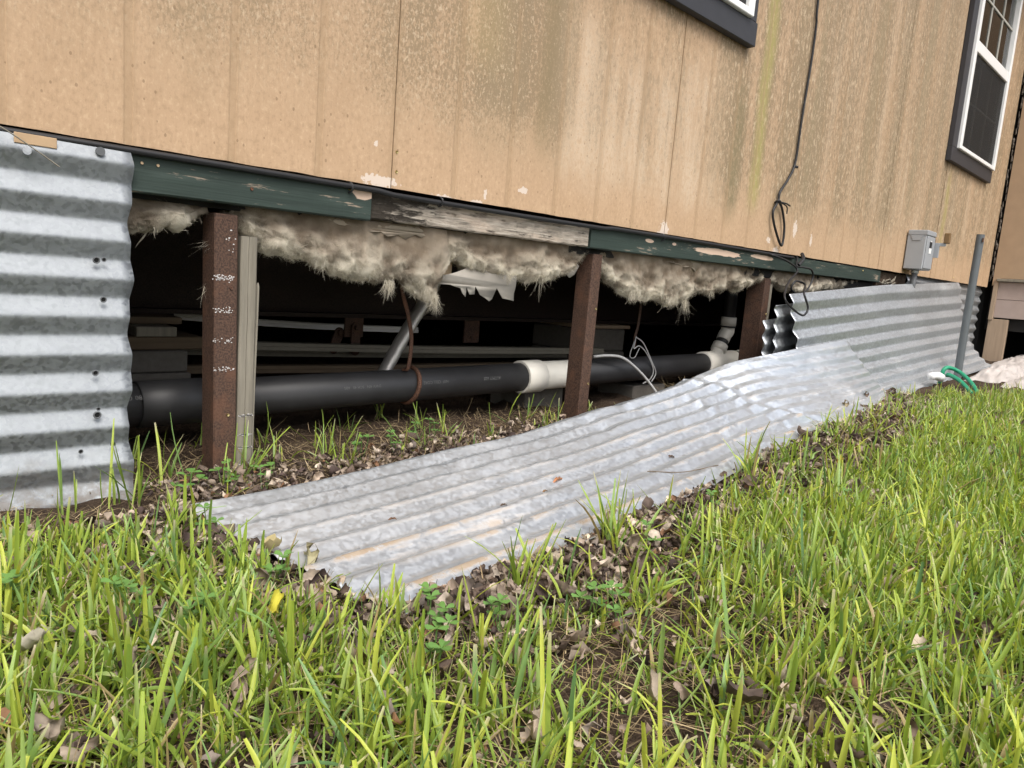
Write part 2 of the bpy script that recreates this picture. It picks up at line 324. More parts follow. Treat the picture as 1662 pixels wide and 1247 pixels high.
CHALK = simple('white_chalk', (.58, .56, .54), .95, bump=0); STICKER = simple('white_sticker', (.75, .75, .73), .5, bump=0); TANPLY = mat_wood('clean_plywood', (.50, .37, .235), .2, (8, 60, 40)); PAPER = simple('kraft_paper_backing', (.30, .25, .19), .8, var=.2, scale=20, bump=.3)
TAPE = simple('tan_tape', (.42, .29, .17), .6); VINYLT = simple('beige_vinyl_trim', (.165, .15, .115), .55); SILVERF = simple('silver_flexible_sleeve', (.45, .43, .40), .38, .55, var=.2, scale=20, bump=.3)
WOOL = mat_attr('glass_wool', .9, .12, .9, .1); GRASSM = mat_attr('grass_blade', .42, .35, 0, .4); LEAFM = mat_attr('dead_leaf', .7, .12, .4, .25, rnd=.7); LEAFS = mat_attr('leaf_litter', .75, .1, .4, .2); STRAWM = mat_attr('straw', .8, .1, 0, .2); SOIL = mat_soil()
CLOVM = simple('clover_leaf', (.10, .20, .045), .5, bump=0)

# ------------------------------------------------------------------ ground
xs = np.unique(np.concatenate([np.linspace(-60, -3, 24), np.linspace(-3, 8, 200), np.linspace(8, 60, 24)])); ys = np.unique(np.concatenate([np.linspace(-60, -4, 24), np.linspace(-4, 5, 170), np.linspace(5, 60, 20)]))
gx, gy = np.meshgrid(xs, ys, indexing='ij'); gz = ground_z(gx, gy) + .006 * rng.standard_normal(gx.shape)
o = mk('ground', np.stack([gx, gy, gz], -1).reshape(-1, 3), grid_faces(len(xs), len(ys)), SOIL, origin=(0, 0, 0), smooth=True); o['kind'] = 'structure'

# ------------------------------------------------------------------ the house
home = thing('mobile_home', (0, .2, -.05), 'tan mobile home with weathered grooved siding, charcoal window trim and open crawl space', 'house')
def zb(x): return .600 + .0066 * np.clip(x, -2, 5.9)
ZT = 2.95
OPEN = ((.722, 1.592, 1.462, 2.73), (4.407, 5.334, 1.475, 2.73))
def inside(x, z): return any(a < x < b and c < z < d for a, b, c, d in OPEN)
def panel(x0, x1, seed):
    """one sheet of grooved siding: a groove every eight inches and an uneven foot"""
    rr = random.Random(seed); xsn = [x0]
    k = math.ceil((x0 + .02) / .2032)
    while k * .2032 < x1 - .015:
        g = k * .2032; xsn += [g - .0105, g - .0065, g + .0065, g + .0085]; k += 1
    xsn += [e for a, b, c, d in OPEN for e in (a, b) if x0 + .01 < e < x1 - .01]
    xsn.append(x1); extra = list(np.arange(x0 + .03, x1 - .03, .055)); pts = sorted(set(round(a, 5) for a in xsn + [e for e in extra if all(abs(e - s) > .012 for s in xsn)]))
    def dep(x):
        d = abs(x - round(x / .2032) * .2032); return .0013 if d < .008 and x0 + .02 < x < x1 - .02 else 0.
    zs = [0, 1.0, 1.25, 1.462, 1.475, 1.9, 2.3, 2.73, ZT]; V = []
    for x in pts:
        b = zb(x) + .0018 * fbm(x * 23, seed, 0); wv = .0016 * math.sin(2.1 * x + seed)
        for z in zs: V.append((x, dep(x) + wv, max(b, z)))
    nv = len(zs); n = len(pts); F = [(i * nv + j, (i + 1) * nv + j, (i + 1) * nv + j + 1, i * nv + j + 1) for i in range(n - 1) for j in range(nv - 1) if not inside((pts[i] + pts[i + 1]) / 2, (max(.6, zs[j]) + zs[j + 1]) / 2)]
    m0 = len(V)
    for x in pts: V += [(x, .0135, zb(x) + .001), (x, .0135, ZT)]       # back edge
    for i in range(n - 1):
        F.append((m0 + i * 2, i * nv, (i + 1) * nv, m0 + i * 2 + 2)[::-1]); 
        if not any(a < (pts[i] + pts[i + 1]) / 2 < b for a, b, c, d in OPEN): F.append((m0 + i * 2 + 2, m0 + i * 2, m0 + i * 2 + 1, m0 + i * 2 + 3))
    F += [tuple([j for j in range(nv)] + [m0 + 1, m0]), tuple([(n - 1) * nv + j for j in range(nv)][::-1] + [m0 + 2 * n - 2, m0 + 2 * n - 1])]
    return V, F
edges = [-3.658, -2.438, -1.219, 0, 1.219, 2.438, 3.40, 4.375, 5.87]
for i in range(len(edges) - 1):
    g = .0012; V, F = panel(edges[i] + g, edges[i + 1] - g, i * 1.7)
    if i == 7: V = [(x, y - .004, z) for x, y, z in V]
    mk('siding_panel', V, F, SIDING, home)
g = G(); xe = -3.6
for a, b, c, d in OPEN: g.box(xe, a, .0145, .05, .645, ZT).box(a, b, .0145, .05, .645, c).box(a, b, .0145, .05, d, ZT); xe = b
g.box(xe, 5.86, .0145, .05, .645, ZT); g.mk('sheathing', DARKB, home)
# rim boards under the siding
def board(name, x0, x1, z0a, z1a, z0b, z1b, y0, y1, mat, label, rough=.001, n=40):
    V = []; xs = np.linspace(x0, x1, n); 
    for i, x in enumerate(xs):
        t = i / (n - 1); a = z0a + (z0b - z0a) * t + rough * fbm(x * 30, 1, 0); b = z1a + (z1b - z1a) * t + rough * fbm(x * 30, 7, 0); c = .003
        yy = y0 + rough * fbm(x * 20, 3, 0)
        V += [(x, yy + c, a), (x, yy, a + c), (x, yy + rough * fbm(x * 25, 5, 2), (a + b) / 2), (x, yy, b - c), (x, yy + c, b), (x, y1, b), (x, y1, a)]
    F = [(i * 7 + k, (i + 1) * 7 + k, (i + 1) * 7 + (k + 1) % 7, i * 7 + (k + 1) % 7) for i in range(n - 1) for k in range(7)] + [tuple(range(7))[::-1], tuple((n - 1) * 7 + k for k in range(7))]
    return mk(name, V, F, mat, home, label=label)
b1 = board('rim_board', -1.6, -.052, .500, .580, .514, .588, .004, .04, GREEN, 'dark green painted rim board ending at a bare grey board')
b2 = board('rim_board', -.046, .803, .520, .586, .524, .588, .012, .045, ROT, 'bare rotten grey rim board blackened at its left end', .004, 90)
b3 = board('rim_board', .808, 3.48, .521, .591, .549, .620, .006, .042, GREEN, 'long dark green rim board with peeled pinkish patches')
board('rim_stub', 3.49, 4.0, .53, .615, .54, .622, .03, .06, mat_wood('dark_splintered_wood', (.07, .05, .035), .6, (6, 80, 90)), 'dark splintered rotten rim stub', .012, 40)
g = G()
for k in range(9):
    x = 3.5 + k * .032; z = .545 + random.random() * .05; g.tube([(x, .025, z), (x + .04, .012, z + random.uniform(-.02, .02)), (x + .09, .02, z + random.uniform(-.03, .03))], .004, 5)
g.mk('splinters', WOODG, home)
G().box(-1.6, 5.86, .046, .07, .50, .604).mk('inner_rim', DARKB, home)
# floor underside, far walls and roof close the crawl space
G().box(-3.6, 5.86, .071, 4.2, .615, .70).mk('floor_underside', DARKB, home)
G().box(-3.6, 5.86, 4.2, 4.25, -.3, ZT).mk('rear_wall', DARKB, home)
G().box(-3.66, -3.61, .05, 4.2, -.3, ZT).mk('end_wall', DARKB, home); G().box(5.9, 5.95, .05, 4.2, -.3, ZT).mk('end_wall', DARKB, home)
G().box(-3.8, 6.0, -.28, 4.5, ZT + .002, ZT + .12).mk('roof', CHAR, home)
# steel chassis beam with its hangers
g = G(); Y0 = .80
g.box(-3.5, 5.8, Y0, Y0 + .13, .208, .222).box(-3.5, 5.8, Y0 + .06, Y0 + .07, .222, .51).box(-3.5, 5.8, Y0, Y0 + .13, .51, .524); beam = g.mk('chassis_beam', RUSTD, home)
g = G().box(.39, .47, Y0 + .005, Y0 + .013, .135, .2075); g.mk('spring_hanger', RUSTP, beam)
def shackle(xa, za, xb, zb_, y):
    g = G(); d = np.array((xb - xa, 0, zb_ - za)); L = np.linalg.norm(d); d /= L; nx = np.array((-d[2], 0, d[0])); ring = []
    for k in range(9): a = math.pi * k / 8; ring.append(np.array((xb, 0, zb_)) + .019 * (math.cos(a) * nx + math.sin(a) * d))
    for k in range(9): a = math.pi * k / 8; ring.append(np.array((xa, 0, za)) - .019 * (math.cos(a) * nx + math.sin(a) * d))
    n = len(ring); V = [(p[0], y, p[2]) for p in ring] + [(p[0], y + .008, p[2]) for p in ring]
    g.add(V, [tuple(range(n))[::-1], tuple(range(n, 2 * n))] + [(k, (k + 1) % n, n + (k + 1) % n, n + k) for k in range(n)])
    g.tube([(xb, y - .003, zb_), (xb, y + .002, zb_)], .007, 8); g.tube([(xa, y - .012, za), (xa, y + .01, za)], .011, 8); return g
shackle(.432, .172, .432, .085, Y0 - .008).mk('spring_shackle', RUSTP, beam); shackle(.385, .15, .362, .088, Y0 + .03).mk('spring_shackle', RUSTP, beam)
G().box(.98, 1.065, Y0 + .002, Y0 + .01, .112, .207).tube([(1.022, Y0 - .004, .135), (1.022, Y0 + .001, .135)], .007, 8).mk('spring_hanger', RUSTP, beam)
G().box(-3.5, 5.8, 2.4, 2.53, .21, .51).mk('chassis_beam', RUSTD, home)
for x in np.arange(-1.3, 5.5, .61): G().box(x, x + .04, .08, 4.1, .525, .614).mk('floor_joist', WOODT, home)

# windows
def window(x0, x1, z0, z1, zmid, right_casing, muntins):
    g = G().box(x0, x1, -.034, -.001, z0, z0 + .088, .002); wn = g.mk('window', CHAR, home)
    G().box(x0 + .002, x0 + .10, -.032, -.001, z0 + .0885, z1 - .09, .002).mk('casing', CHAR, wn); G().box(x0, x1, -.033, -.001, z1 - .0895, z1, .002).mk('casing', CHAR, wn)
    xr = x1
    if right_casing: G().box(x1 - .062, x1 - .008, -.032, -.001, z0 + .0885, z1 - .09, .002).mk('casing', CHAR, wn); xr = x1 - .063
    a, b, c, d = x0 + .1015, xr, z0 + .0895, z1 - .0905; t = .045
    fr = G().box(a, a + t, -.050, -.002, c, d, .003).box(b - .042, b, -.0495, -.002, c, d, .003).box(a + t - .001, b - .041, -.049, -.002, c, c + .026, .003).box(a + t - .001, b - .041, -.049, -.002, d - t, d, .003)
    fr.mk('frame', WHITEV, wn)
    G().box(a + t, b - .042, -.044, -.012, zmid - .035, zmid + .035, .003).mk('meeting_rail', WHITEV, wn)
    G().box(a + t, b - .042, -.0185, -.0145, zmid + .036, d - t).mk('pane', GLASS, wn); G().box(a + t, b - .042, -.0085, -.0045, c + .027, zmid - .036).mk('pane', GLASS, wn)
    G().box(a + t, b - .042, -.0320, -.0312, c + .027, zmid - .0355).mk('insect_screen', SCREEN, wn)
    W = b - a - t - .042
    for k in (1, 2): xx = a + t + W * k / 3; G().box(xx - .006, xx + .006, -.0255, -.0187, zmid + .037, d - t - .001).mk('muntin', MUNTIN, wn); G().box(xx - .006, xx + .006, -.0155, -.009, c + .037, zmid - .037).mk('muntin', MUNTIN, wn)
    zz = (zmid + .036 + d - t) / 2 + .03; G().box(a + t + .001, b - .043, -.0262, -.0195, zz - .006, zz + .006).mk('muntin', MUNTIN, wn)
    zz = (zmid + c) / 2; G().box(a + t + .001, b - .043, -.0162, -.0098, zz - .006, zz + .006).mk('muntin', MUNTIN, wn)
    return wn, a + t, b - t, c, d
w1, a, b, c, d = window(.62, 1.655, 1.372, 2.82, 2.12, True, 0)
for k in range(9): x = a + .03 + k * .092; G().box(x, x + .075, .052, .056, c, d).mk('blind_slat', BLIND, w1)
w2, a, b, c, d = window(4.305, 5.335, 1.385, 2.82, 2.13, False, 0)
G().box(4.9, 5.3, .30, .33, 1.45, 2.29).mk('curtain', CURT, w2); G().box(5.02, 5.10, .06, .065, 2.14, 2.26).mk('paper_notice', STICKER, w2)
# shallow rooms behind the glass (openings cut by building the sheathing behind only)
for (p, x0, x1) in ((w1, .70, 1.6), (w2, 4.4, 5.33)):
    G().box(x0, x1, .9, .95, 1.3, 2.85).box(x0 - .05, x0, .052, .9, 1.3, 2.85).box(x1, x1 + .05, .052, .9, 1.3, 2.85).box(x0, x1, .052, .9, 2.85, 2.9).box(x0, x1, .052, .9, 1.25, 1.3).mk('room_lining', ROOM, p)

# small screws and nails in siding and boards
def screw(p, parent, rad=.005, mat=BRASS, name='screw'):
    x, y, z = p; n = 8; V = []
    for k in range(n): a = 2 * math.pi * k / n; V.append((x + rad * math.cos(a), y, z + rad * math.sin(a)))
    for k in range(n): a = 2 * math.pi * k / n; V.append((x + rad * .8 * math.cos(a), y - rad * .5, z + rad * .8 * math.sin(a)))
    V.append((x, y - rad * .25, z))
    F = [(k, (k + 1) % n, n + (k + 1) % n, n + k) for k in range(n)] + [(n + k, n + (k + 1) % n, 2 * n) for k in range(n)]
    return mk(name, V, F, mat, parent)
for p in ((.012, -.001, .69), (.014, -.001, .642), (4.9, -.005, .66)): screw(p, home, .0045)
for p in ((-.115, .003, .583), (3.2, .005, .60), (-.36, .003, .548)): screw(p, b1, .005 if p[0] > -.3 else .004, BRASS if p[0] > -.3 else RUSTB)
for p in ((-.585, .003, .566), (-.555, .003, .566)): screw(p, b1, .0032, TANPLY, 'paint_spot')

# projecting side wall of the addition at the right, pinkish skirting below it
side = thing('side_addition', (5.95, -.6, .6), 'tan side wall of a projecting addition beyond the cracked corner, pinkish boards below', 'building')
g = G(); n = 14
V = []; ysn = np.linspace(-.034, -1.8, 30)
for y in ysn: V += [(5.885 + .002 * math.sin(9 * y), y, .655 if y > -.06 else .715), (5.885 + .002 * math.sin(9 * y), y, ZT), (5.91, y, .655 if y > -.06 else .715), (5.91, y, ZT)]
F = []
for i in range(len(ysn) - 1): F += [(i * 4, i * 4 + 1, i * 4 + 5, i * 4 + 4), (i * 4 + 2, i * 4 + 6, i * 4 + 7, i * 4 + 3), (i * 4, i * 4 + 4, i * 4 + 6, i * 4 + 2)]
F += [(0, 2, 3, 1)]
mk('siding_panel', V, F, SIDING2, side)
G().box(5.865, 5.93, -1.8, -.062, .690, .712, .003).mk('drip_strip', WOODG, side)
for k, (ya, yb) in enumerate(((-.62, -.075), (-1.18, -.625), (-1.8, -1.185))): G().box(5.90, 5.93, ya, yb, .40, .545, .002).mk('skirt_board', PINK, side); G().box(5.901, 5.931, ya, yb, .548, .688, .002).mk('skirt_board', PINK, side)
G().box(5.94, 5.97, -1.8, -.02, .30, .70).mk('inner_rim', DARKB, side)
G().box(5.88, 5.96, -.076, -.045, .38, .70, .002).mk('corner_batten', WOODP, side)
G().box(5.90, 5.94, -.185, -.045, -.05, .388, .003).mk('support_post', WOODP, side)
G().box(5.98, 8.5, -1.8, .02, .72, 2.9).mk('addition_body', DARKB, side); G().box(8.4, 8.45, -1.8, 0, -.2, .72).mk('rear_skirt', DARKB, side); G().box(5.98, 8.45, .03, .06, -.2, .75).mk('rear_skirt', DARKB, side); G().box(6.2, 8.45, -1.85, -1.8, -.2, .75).mk('rear_skirt', DARKB, side)
# ragged caulk and dirt in the corner crack
g = G()
for k in range(46):
    z = .68 + k * .05 + random.uniform(-.015, .015); s = random.uniform(.006, .02); yy = random.uniform(-.026, -.006); g.tube([(5.885, yy, z), (5.882, yy - .003, z + random.uniform(.01, .035)), (5.887, yy, z + .05)], [s * .4, s * .6, s * .3], 5)
g.mk('crack_filler', mat_wood('crumbling_caulk', (.10, .085, .07), .8, (90, 90, 60)), side)

# ------------------------------------------------------------------ corrugated sheets
def patch(name, P0, nu, nv, waves, amp, mat, label, cat, group=None, phase=0., warp=None, thick=.0012, ampf=None):
    """P0(u,v)->point; corrugation across v"""
    U = np.linspace(0, 1, nu); Vv = np.linspace(0, 1, nv); P = np.array([[P0(a, b) for b in Vv] for a in U])
    du = np.gradient(P, axis=0); dv = np.gradient(P, axis=1); N = np.cross(du, dv); N /= np.linalg.norm(N, axis=2)[..., None] + 1e-9
    W = np.arcsin(.965 * np.sin(2 * math.pi * (waves * Vv[None, :] + phase))) / math.asin(.965) * amp
    W = np.repeat(W, nu, 0)
    if ampf is not None: W = W * np.array([[ampf(a, b) for b in Vv] for a in U])
    if warp is not None: W = W + np.array([[warp(a, b) for b in Vv] for a in U])
    P = P + N * W[..., None]
    hh = np.arcsin(.965 * np.sin(2 * math.pi * (waves * Vv[None, :] + phase))) / math.asin(.965) * .5 + .5; cc = np.stack([np.repeat(hh, nu, 0), np.repeat(Vv[None, :], nu, 0), np.repeat(U[:, None], nv, 1)], -1).reshape(-1, 3)
    o = mk(name, P.reshape(-1, 3), grid_faces(nu, nv), mat, smooth=True, col=cc)      # stored: place across the wave, across and along the sheet
    s = o.modifiers.new('thickness', 'SOLIDIFY'); s.thickness = thick; s.offset = 0
    return tag(o, label, cat, group), P, N
def interp(keys):
    ks = [k for k, _ in keys]; vs_ = np.array([v for _, v in keys], float)
    def f(t): return np.array([np.interp(t, ks, vs_[:, i]) for i in range(3)])
    def fs(t):                      # smoothed
        e = .035; return (f(max(0, t - e)) + f(t) + f(min(1, t + e))) / 3 if e < t < 1 - e else f(t)
    return fs
# left upright skirt
PW = .0731
def skirtP(u, v):
    z = .583 - v * .70; x = -2.2 + u * (2.2 - .609); y = -.010
    if u > .93 and v > .80: y -= .035 * ((u - .93) / .07) * ((v - .80) / .2) ** 1.5
    return np.array((x + .004 * math.sin(v * 23) * (u > .99), y, z))
sk, _, _ = patch('corrugated_skirt', skirtP, 90, 220, .70 / PW, .0085, GALV_NEW, 'upright shiny corrugated metal skirt sheet at the left edge', 'metal sheet', phase=(.583 - .5203) / PW * -1 + .75 - .5,
    warp=lambda a, b: .0012 * fbm(a * 7, b * 3, 0))
def hole(x, z, rad, parent, y=-.0195):
    n = 10; g = G(); g.tube([(x, y + .003, z), (x, y, z)], rad, n); h = g.mk('screw_hole', HOLE, parent)
    g = G(); ring = [(x + rad * 1.25 * math.cos(a), y - .0004, z + rad * 1.25 * math.sin(a)) for a in np.linspace(0, 2 * math.pi, 13)]; g.tube(ring, rad * .3, 5, cap=False); g.mk('burr', DKGREY, parent)
for x, z, rd in ((-.672, .372, .0045), (-.659, .374, .003), (-.66, .298, .004), (-.674, .156, .004), (-.671, .073, .005), (-.669, .085, .0025), (-.643, .012, .0035), (-.70, .003, .003)): hole(x, z, rd, sk)
G().tube([(-.665, -.016, .573), (-.665, -.022, .573)], .008, 12).mk('screw_head', DKGREY, sk); G().tube([(-.782, -.012, .553), (-.782, -.024, .5535)], [.010, .007], 12).mk('screw_head', GALV_MID, sk)
G().box(-.80, -.735, -.0185, -.0165, .565, .583, .0008).mk('tape_strip', TAPE, sk)
# long sheet lying on the ground; its right third is creased, flattened and pushed up against the leaning sheet
UK = .60
farA = interp([(0, (-.609, -.2, -.079)), (.10, (-.305, -.19, -.074)), (.20, (.048, -.17, -.050)), (.30, (.40, -.15, -.040)), (.375, (.625, -.14, -.002)), (.50, (1.065, -.13, .038)), (.60, (1.36, -.12, .092)), (.72, (1.575, -.17, .150)), (.85, (1.81, -.235, .188)), (1, (2.38, -.265, .238))])
nearA = interp([(0, (-.515, -.815, -.078)), (.10, (-.20, -.790, -.074)), (.20, (.10, -.760, -.070)), (.30, (.42, -.715, -.070)), (.40, (.78, -.65, -.070)), (.50, (1.15, -.58, -.067)), (.60, (1.52, -.55, -.066)), (.72, (1.88, -.55, -.062)), (.85, (2.38, -.47, -.046)), (1, (2.86, -.345, -.034))])
def creaseu(v): return UK - .035 + .06 * v + .012 * math.sin(v * 9) + .012 * mn.noise((v * 5, 2, 0))
def PA(u, v):
    p = farA(u) * (1 - v) + nearA(u) * v; k = min(1, u / UK); p[2] += .010 * math.sin(math.pi * v) * k + .006
    if u > UK: t = (u - UK) / (1 - UK); p[2] -= .045 * t * math.sin(math.pi * v); p[1] -= .02 * t * math.sin(math.pi * v)
    return p
def dentA(a, b):
    w_ = .0022 * fbm(a * 7, b * 2, 1) + .0003 * fbm(a * 45, b * 6, 5)
    for (c0, s0, m0, wd) in ((.20, .3, .006, .014), (.35, -.4, .006, .012), (.45, .35, .008, .009), (.51, -.3, -.007, .008), (.56, .25, .007, .006)):
        t = (a - c0 - .12 * s0 * (b - .5)) / wd; w_ += m0 * math.exp(-t * t) * max(0, fbm(a * 4 + c0 * 9, b * 4, 2) + .35)
    t = (a - creaseu(b)) / .011; w_ += -.010 * math.exp(-t * t) * (.7 + .6 * mn.noise((b * 4, 1, 1))); t = (a - creaseu(b) - .022) / .014; w_ += .008 * math.exp(-t * t)
    if a > UK - .06:
        k = min(1, (a - UK + .06) / .05); q1 = (a * 9 + b * 1.5, b * 3 - a * 2, 3.3); r1 = 1 - 2.2 * abs(mn.noise(q1)); q2 = (a * 21 - b * 3, b * 6 + a * 7, 9.1); r2 = 1 - 2.2 * abs(mn.noise(q2)); w_ += k * (.0045 * max(-.2, r1) + .0009 * max(-.2, r2) + .006 * fbm(a * 5, b * 2, 11))
    return w_
shA, PgA, NgA = patch('corrugated_sheet', PA, 420, 150, 8.3, .0078, GALV_OLD, 'long stained corrugated metal sheet lying on the grass with a crumpled flattened right end', 'metal sheet', phase=.25, warp=dentA,
    ampf=lambda a, b: (.95 + .12 * fbm(a * 5, b * 2, 8)) * (1 - .12 * a) * (1 if a < creaseu(b) else .30 + .4 * abs(mn.noise((a * 7, b * 4, 4)))))
PgB = PgA
# leaning sheet C
topC = interp([(0, (2.055, -.125, .431)), (.5, (3.35, -.085, .535)), (1, (4.99, -.028, .632))]); 
def PC(u, v):
    t = topC(u); bot = np.array((2.12 + u * 3.05, -.385 + .105 * u, -.075 + .12 * u)); mid = np.array(((t[0] + bot[0]) / 2, t[1] - .055, bot[2] + .12))
    p = (1 - v) ** 2 * t + 2 * v * (1 - v) * mid + v * v * bot; p[0] += .03 * max(0, u - .9) * 10 * math.sin(v * 3.1) * -.3; return p
shC, _, _ = patch('corrugated_sheet', PC, 160, 170, 8.8, .0085, GALV_MID, 'corrugated metal sheet leaning against the house below the grey switch box', 'metal sheet', phase=.3, warp=lambda a, b: .006 * fbm(a * 3, b * 2, 7),
    ampf=lambda a, b: 1 - .55 * max(0, b - .5) * 2)
for k, (dx, dz, dy, lab) in enumerate(((-.055, -.055, .035, 'narrow corrugated sheet end peeking out behind the leaning sheet'), (-.085, -.125, .065, 'hindmost corrugated sheet end in the dark behind the leaning sheets'))):
    def PD(u, v, dx=dx, dz=dz, dy=dy): t = topC(u * .5) + np.array((dx, dy, dz)); bot = t + np.array((.03, -.02, -.42)); return t * (1 - v) + bot * v
    patch('corrugated_sheet', PD, 40, 110, 6.2, .0075, GALV_MID, lab, 'metal sheet', phase=.2 * k)
# skirt behind at the far right
def PE(u, v): return np.array((4.02 + u * 1.84, .03, .632 - v * .70))
patch('corrugated_skirt', PE, 50, 170, 9.5, .009, GALV_MID, 'upright corrugated skirt in shade behind the leaning sheet near the corner', 'metal sheet', phase=.2)

# ------------------------------------------------------------------ posts
def steel_post(xf, xw, y0, y1, z0, z1, label, lean=(0, 0)):
    t = thing('steel_post', (xf + xw / 2, (y0 + y1) / 2, z0), label, 'post', 'brown steel posts under the rim')
    g = G(); g.box(xf, xf + xw, y0, y1, z0, z1, .003); V = [(x + lean[0] * (z - z0), y + lean[1] * (z - z0), z) for x, y, z in g.v]
    mk('tube', V, g.f, RUSTP, t); return t
p1 = steel_post(-.424, .052, .018, .085, -.14, .489, 'brown steel post with white chalk marks nearest the upright skirt', (-.015, 0))
p2 = steel_post(.842, .050, .020, .09, -.12, .505, 'brown steel post in the middle beside the white pipe coupling', (.010, 0))
p3 = steel_post(2.115, .055, .03, .12, -.10, .495, 'brown steel post farthest right beside the leaning sheets')
def chalk(x0, x1, y, z, n, parent, h=.006):
    g = G(); rr = random.Random(int(z * 1e4))
    for k in range(n):
        x = rr.uniform(x0, x1); zz = z + rr.gauss(0, h * .5); s = rr.uniform(.0006, .0022); a = rr.uniform(0, 3); V = [(x + s * math.cos(a + i * 1.57) * rr.uniform(.6, 1.6), y, zz + s * .8 * math.sin(a + i * 1.57)) for i in range(4)]
        g.add(V, [(0, 1, 2, 3)])
    return g.mk('chalk_mark', CHALK, parent)
for z, n in ((.352, 75), (.282, 32), (.214, 22), (.150, 34)): chalk(-.424 - .007 * (z + .14) / .3, -.378 - .007 * (z + .14) / .3, .0172, z, n, p1)
chalk(-.41, -.385, .0172, .43, 9, p1, .03)
for p in ((-.394, .0175, .33), (-.395, .0175, .045)): screw(p, p1, .004, BRASS if p[2] < .2 else RUSTB)
for p in ((.886, .0195, .32), (.882, .0195, .06)): screw(p, p2, .0042)
screw((2.16, .0295, .33), p3, .006)
def plank(name, x0, x1, y0, y1, z0, z1, mat, label, seed=0):
    n = 14; V = []
    for i in range(n):
        z = z0 + (z1 - z0) * i / (n - 1); k = .0015 * fbm(seed, z * 9, 0)
        for (x, y) in ((x0 + .003, y0), (x0 + (x1 - x0) * .44, y0 + .0005), (x0 + (x1 - x0) * .455, y0 + .0022), (x0 + (x1 - x0) * .47, y0), (x1 - .003, y0), (x1, y0 + .003), (x1, y1), (x0, y1), (x0, y0 + .003)): V.append((x + k, y, z))
    F = [(i * 9 + k, i * 9 + (k + 1) % 9, (i + 1) * 9 + (k + 1) % 9, (i + 1) * 9 + k) for i in range(n - 1) for k in range(9)] + [tuple(range(9))[::-1], tuple((n - 1) * 9 + k for k in range(9))]
    return tag(mk(name, V, F, mat), label, 'wooden post')
pk = plank('wooden_post', -.371, -.333, .022, .11, -.14, .446, WOODG, 'grey weathered wooden stud standing against the chalk-marked steel post', 2)
for z, n in ((.04, 60), (-.005, 70), (-.035, 70), (-.075, 60)): chalk(-.368, -.335, .0212, z, n, pk, .002)
tag(mk('wood_splinter', *(lambda g: (g.v, g.f))(G().tube(spline([(-.329, .035, -.12), (-.3285, .034, .1), (-.326, .034, .27), (-.3245, .036, .345)]), [.004] * 24 + [.0015], 6)), WOODG), 'long splinter split from the grey wooden stud', 'splinter')
plank('wooden_post', 2.172, 2.196, .032, .12, -.09, .47, WOODG, 'thin pale wooden strip on the right side of the farthest steel post', 5)

# ------------------------------------------------------------------ drain pipe
PY = .30; RP = .052
def pz(x): return .032 + .0135 * x
drain = thing('drain_pipe', (.6, PY, .03), 'thick black drain pipe with white fittings running under the house', 'pipe')
def seg(name, x0, x1, rad, mat, n=40, parent=drain, lip=0):
    xs_ = [x0, x0 + .0015, x1 - .0015, x1]; rr = [rad - .002, rad, rad, rad - .002]
    return G().tube([(x, PY, pz(x)) for x in xs_], rr, n).mk(name, mat, parent, smooth=True)
seg('pipe_section', -2.3, -.50, RP, ABS); seg('coupling', -.50, -.34, RP + .006, ABS); pipe2 = seg('pipe_section', -.345, .845, RP, ABS)
seg('white_coupling', .825, .925, RP + .009, PVC); seg('white_sleeve', .925, 1.10, RP + .002, PVC); pipe3 = seg('pipe_section', 1.09, 2.12, RP, ABS)
for o in COL.objects:
    if o.type == 'MESH' and o.parent == drain:
        o.data.polygons.foreach_set('use_smooth', [len(p.vertices) == 4 and p.area > 1e-5 for p in o.data.polygons])
wy = seg('wye_fitting', 2.10, 2.40, RP + .008, PVC)
br = np.array((2.20, PY, pz(2.2))); bd = np.array((.10, 0, .155)); bd = bd / np.linalg.norm(bd)
def tub(name, pts, rad, mat, parent=drain, n=24): return G().tube(pts, rad, n).mk(name, mat, parent, smooth=True)
tub('wye_branch', [br - .0 * bd, br + .108 * bd], .034, PVC, wy); tub('wye_lip', [br + .075 * bd, br + .112 * bd], .0385, PVC, wy)
tub('riser_collar', [br + .10 * bd, br + .15 * bd], .030, ABS); e0 = br + .138 * bd; e1 = np.array((e0[0] + .038, PY, e0[2] + .088))
tub('elbow_fitting', spline([e0, e0 + .035 * bd, (e1[0], PY, e1[2] - .042), e1]), .034, PVC); tub('elbow_lip', [e1 - (0, 0, .015), e1 + (0, 0, .03)], .038, PVC)
tub('elbow_ring', [(e1[0] - .0, PY, e1[2] - .022), (e1[0], PY, e1[2] - .016)], .0395, ABS); tub('riser_pipe', [e1 + (0, 0, .02), (e1[0] + .005, PY, .612)], .030, ABS)
seg('pipe_section', 2.39, 5.4, RP, ABS)
tub('socket_ring', [(2.47, PY, pz(2.47)), (2.54, PY, pz(2.54))], RP + .008, PVC)
def lettering(txt, x0, ang, size, parent, rot180=True):
    cu = bpy.data.curves.new('t', 'FONT'); cu.body = txt; cu.size = size; cu.resolution_u = 2; ob = bpy.data.objects.new('t', cu); COL.objects.link(ob)
    dg = bpy.context.evaluated_depsgraph_get(); me = ob.evaluated_get(dg).to_mesh(); V = np.array([v.co[:] for v in me.vertices]); F = [tuple(p.vertices) for p in me.polygons]
    ob.evaluated_get(dg).to_mesh_clear(); bpy.data.objects.remove(ob); W = V[:, 0].max()
    s = W - V[:, 0] if rot180 else V[:, 0]; t = (-V[:, 1] if rot180 else V[:, 1]); r = RP + .0006; a = ang + t / r
    X = x0 + s; P = np.stack([X, PY - r * np.cos(a), pz(X) + r * np.sin(a)], 1); return mk('printed_lettering', P, F, PRINT, parent)
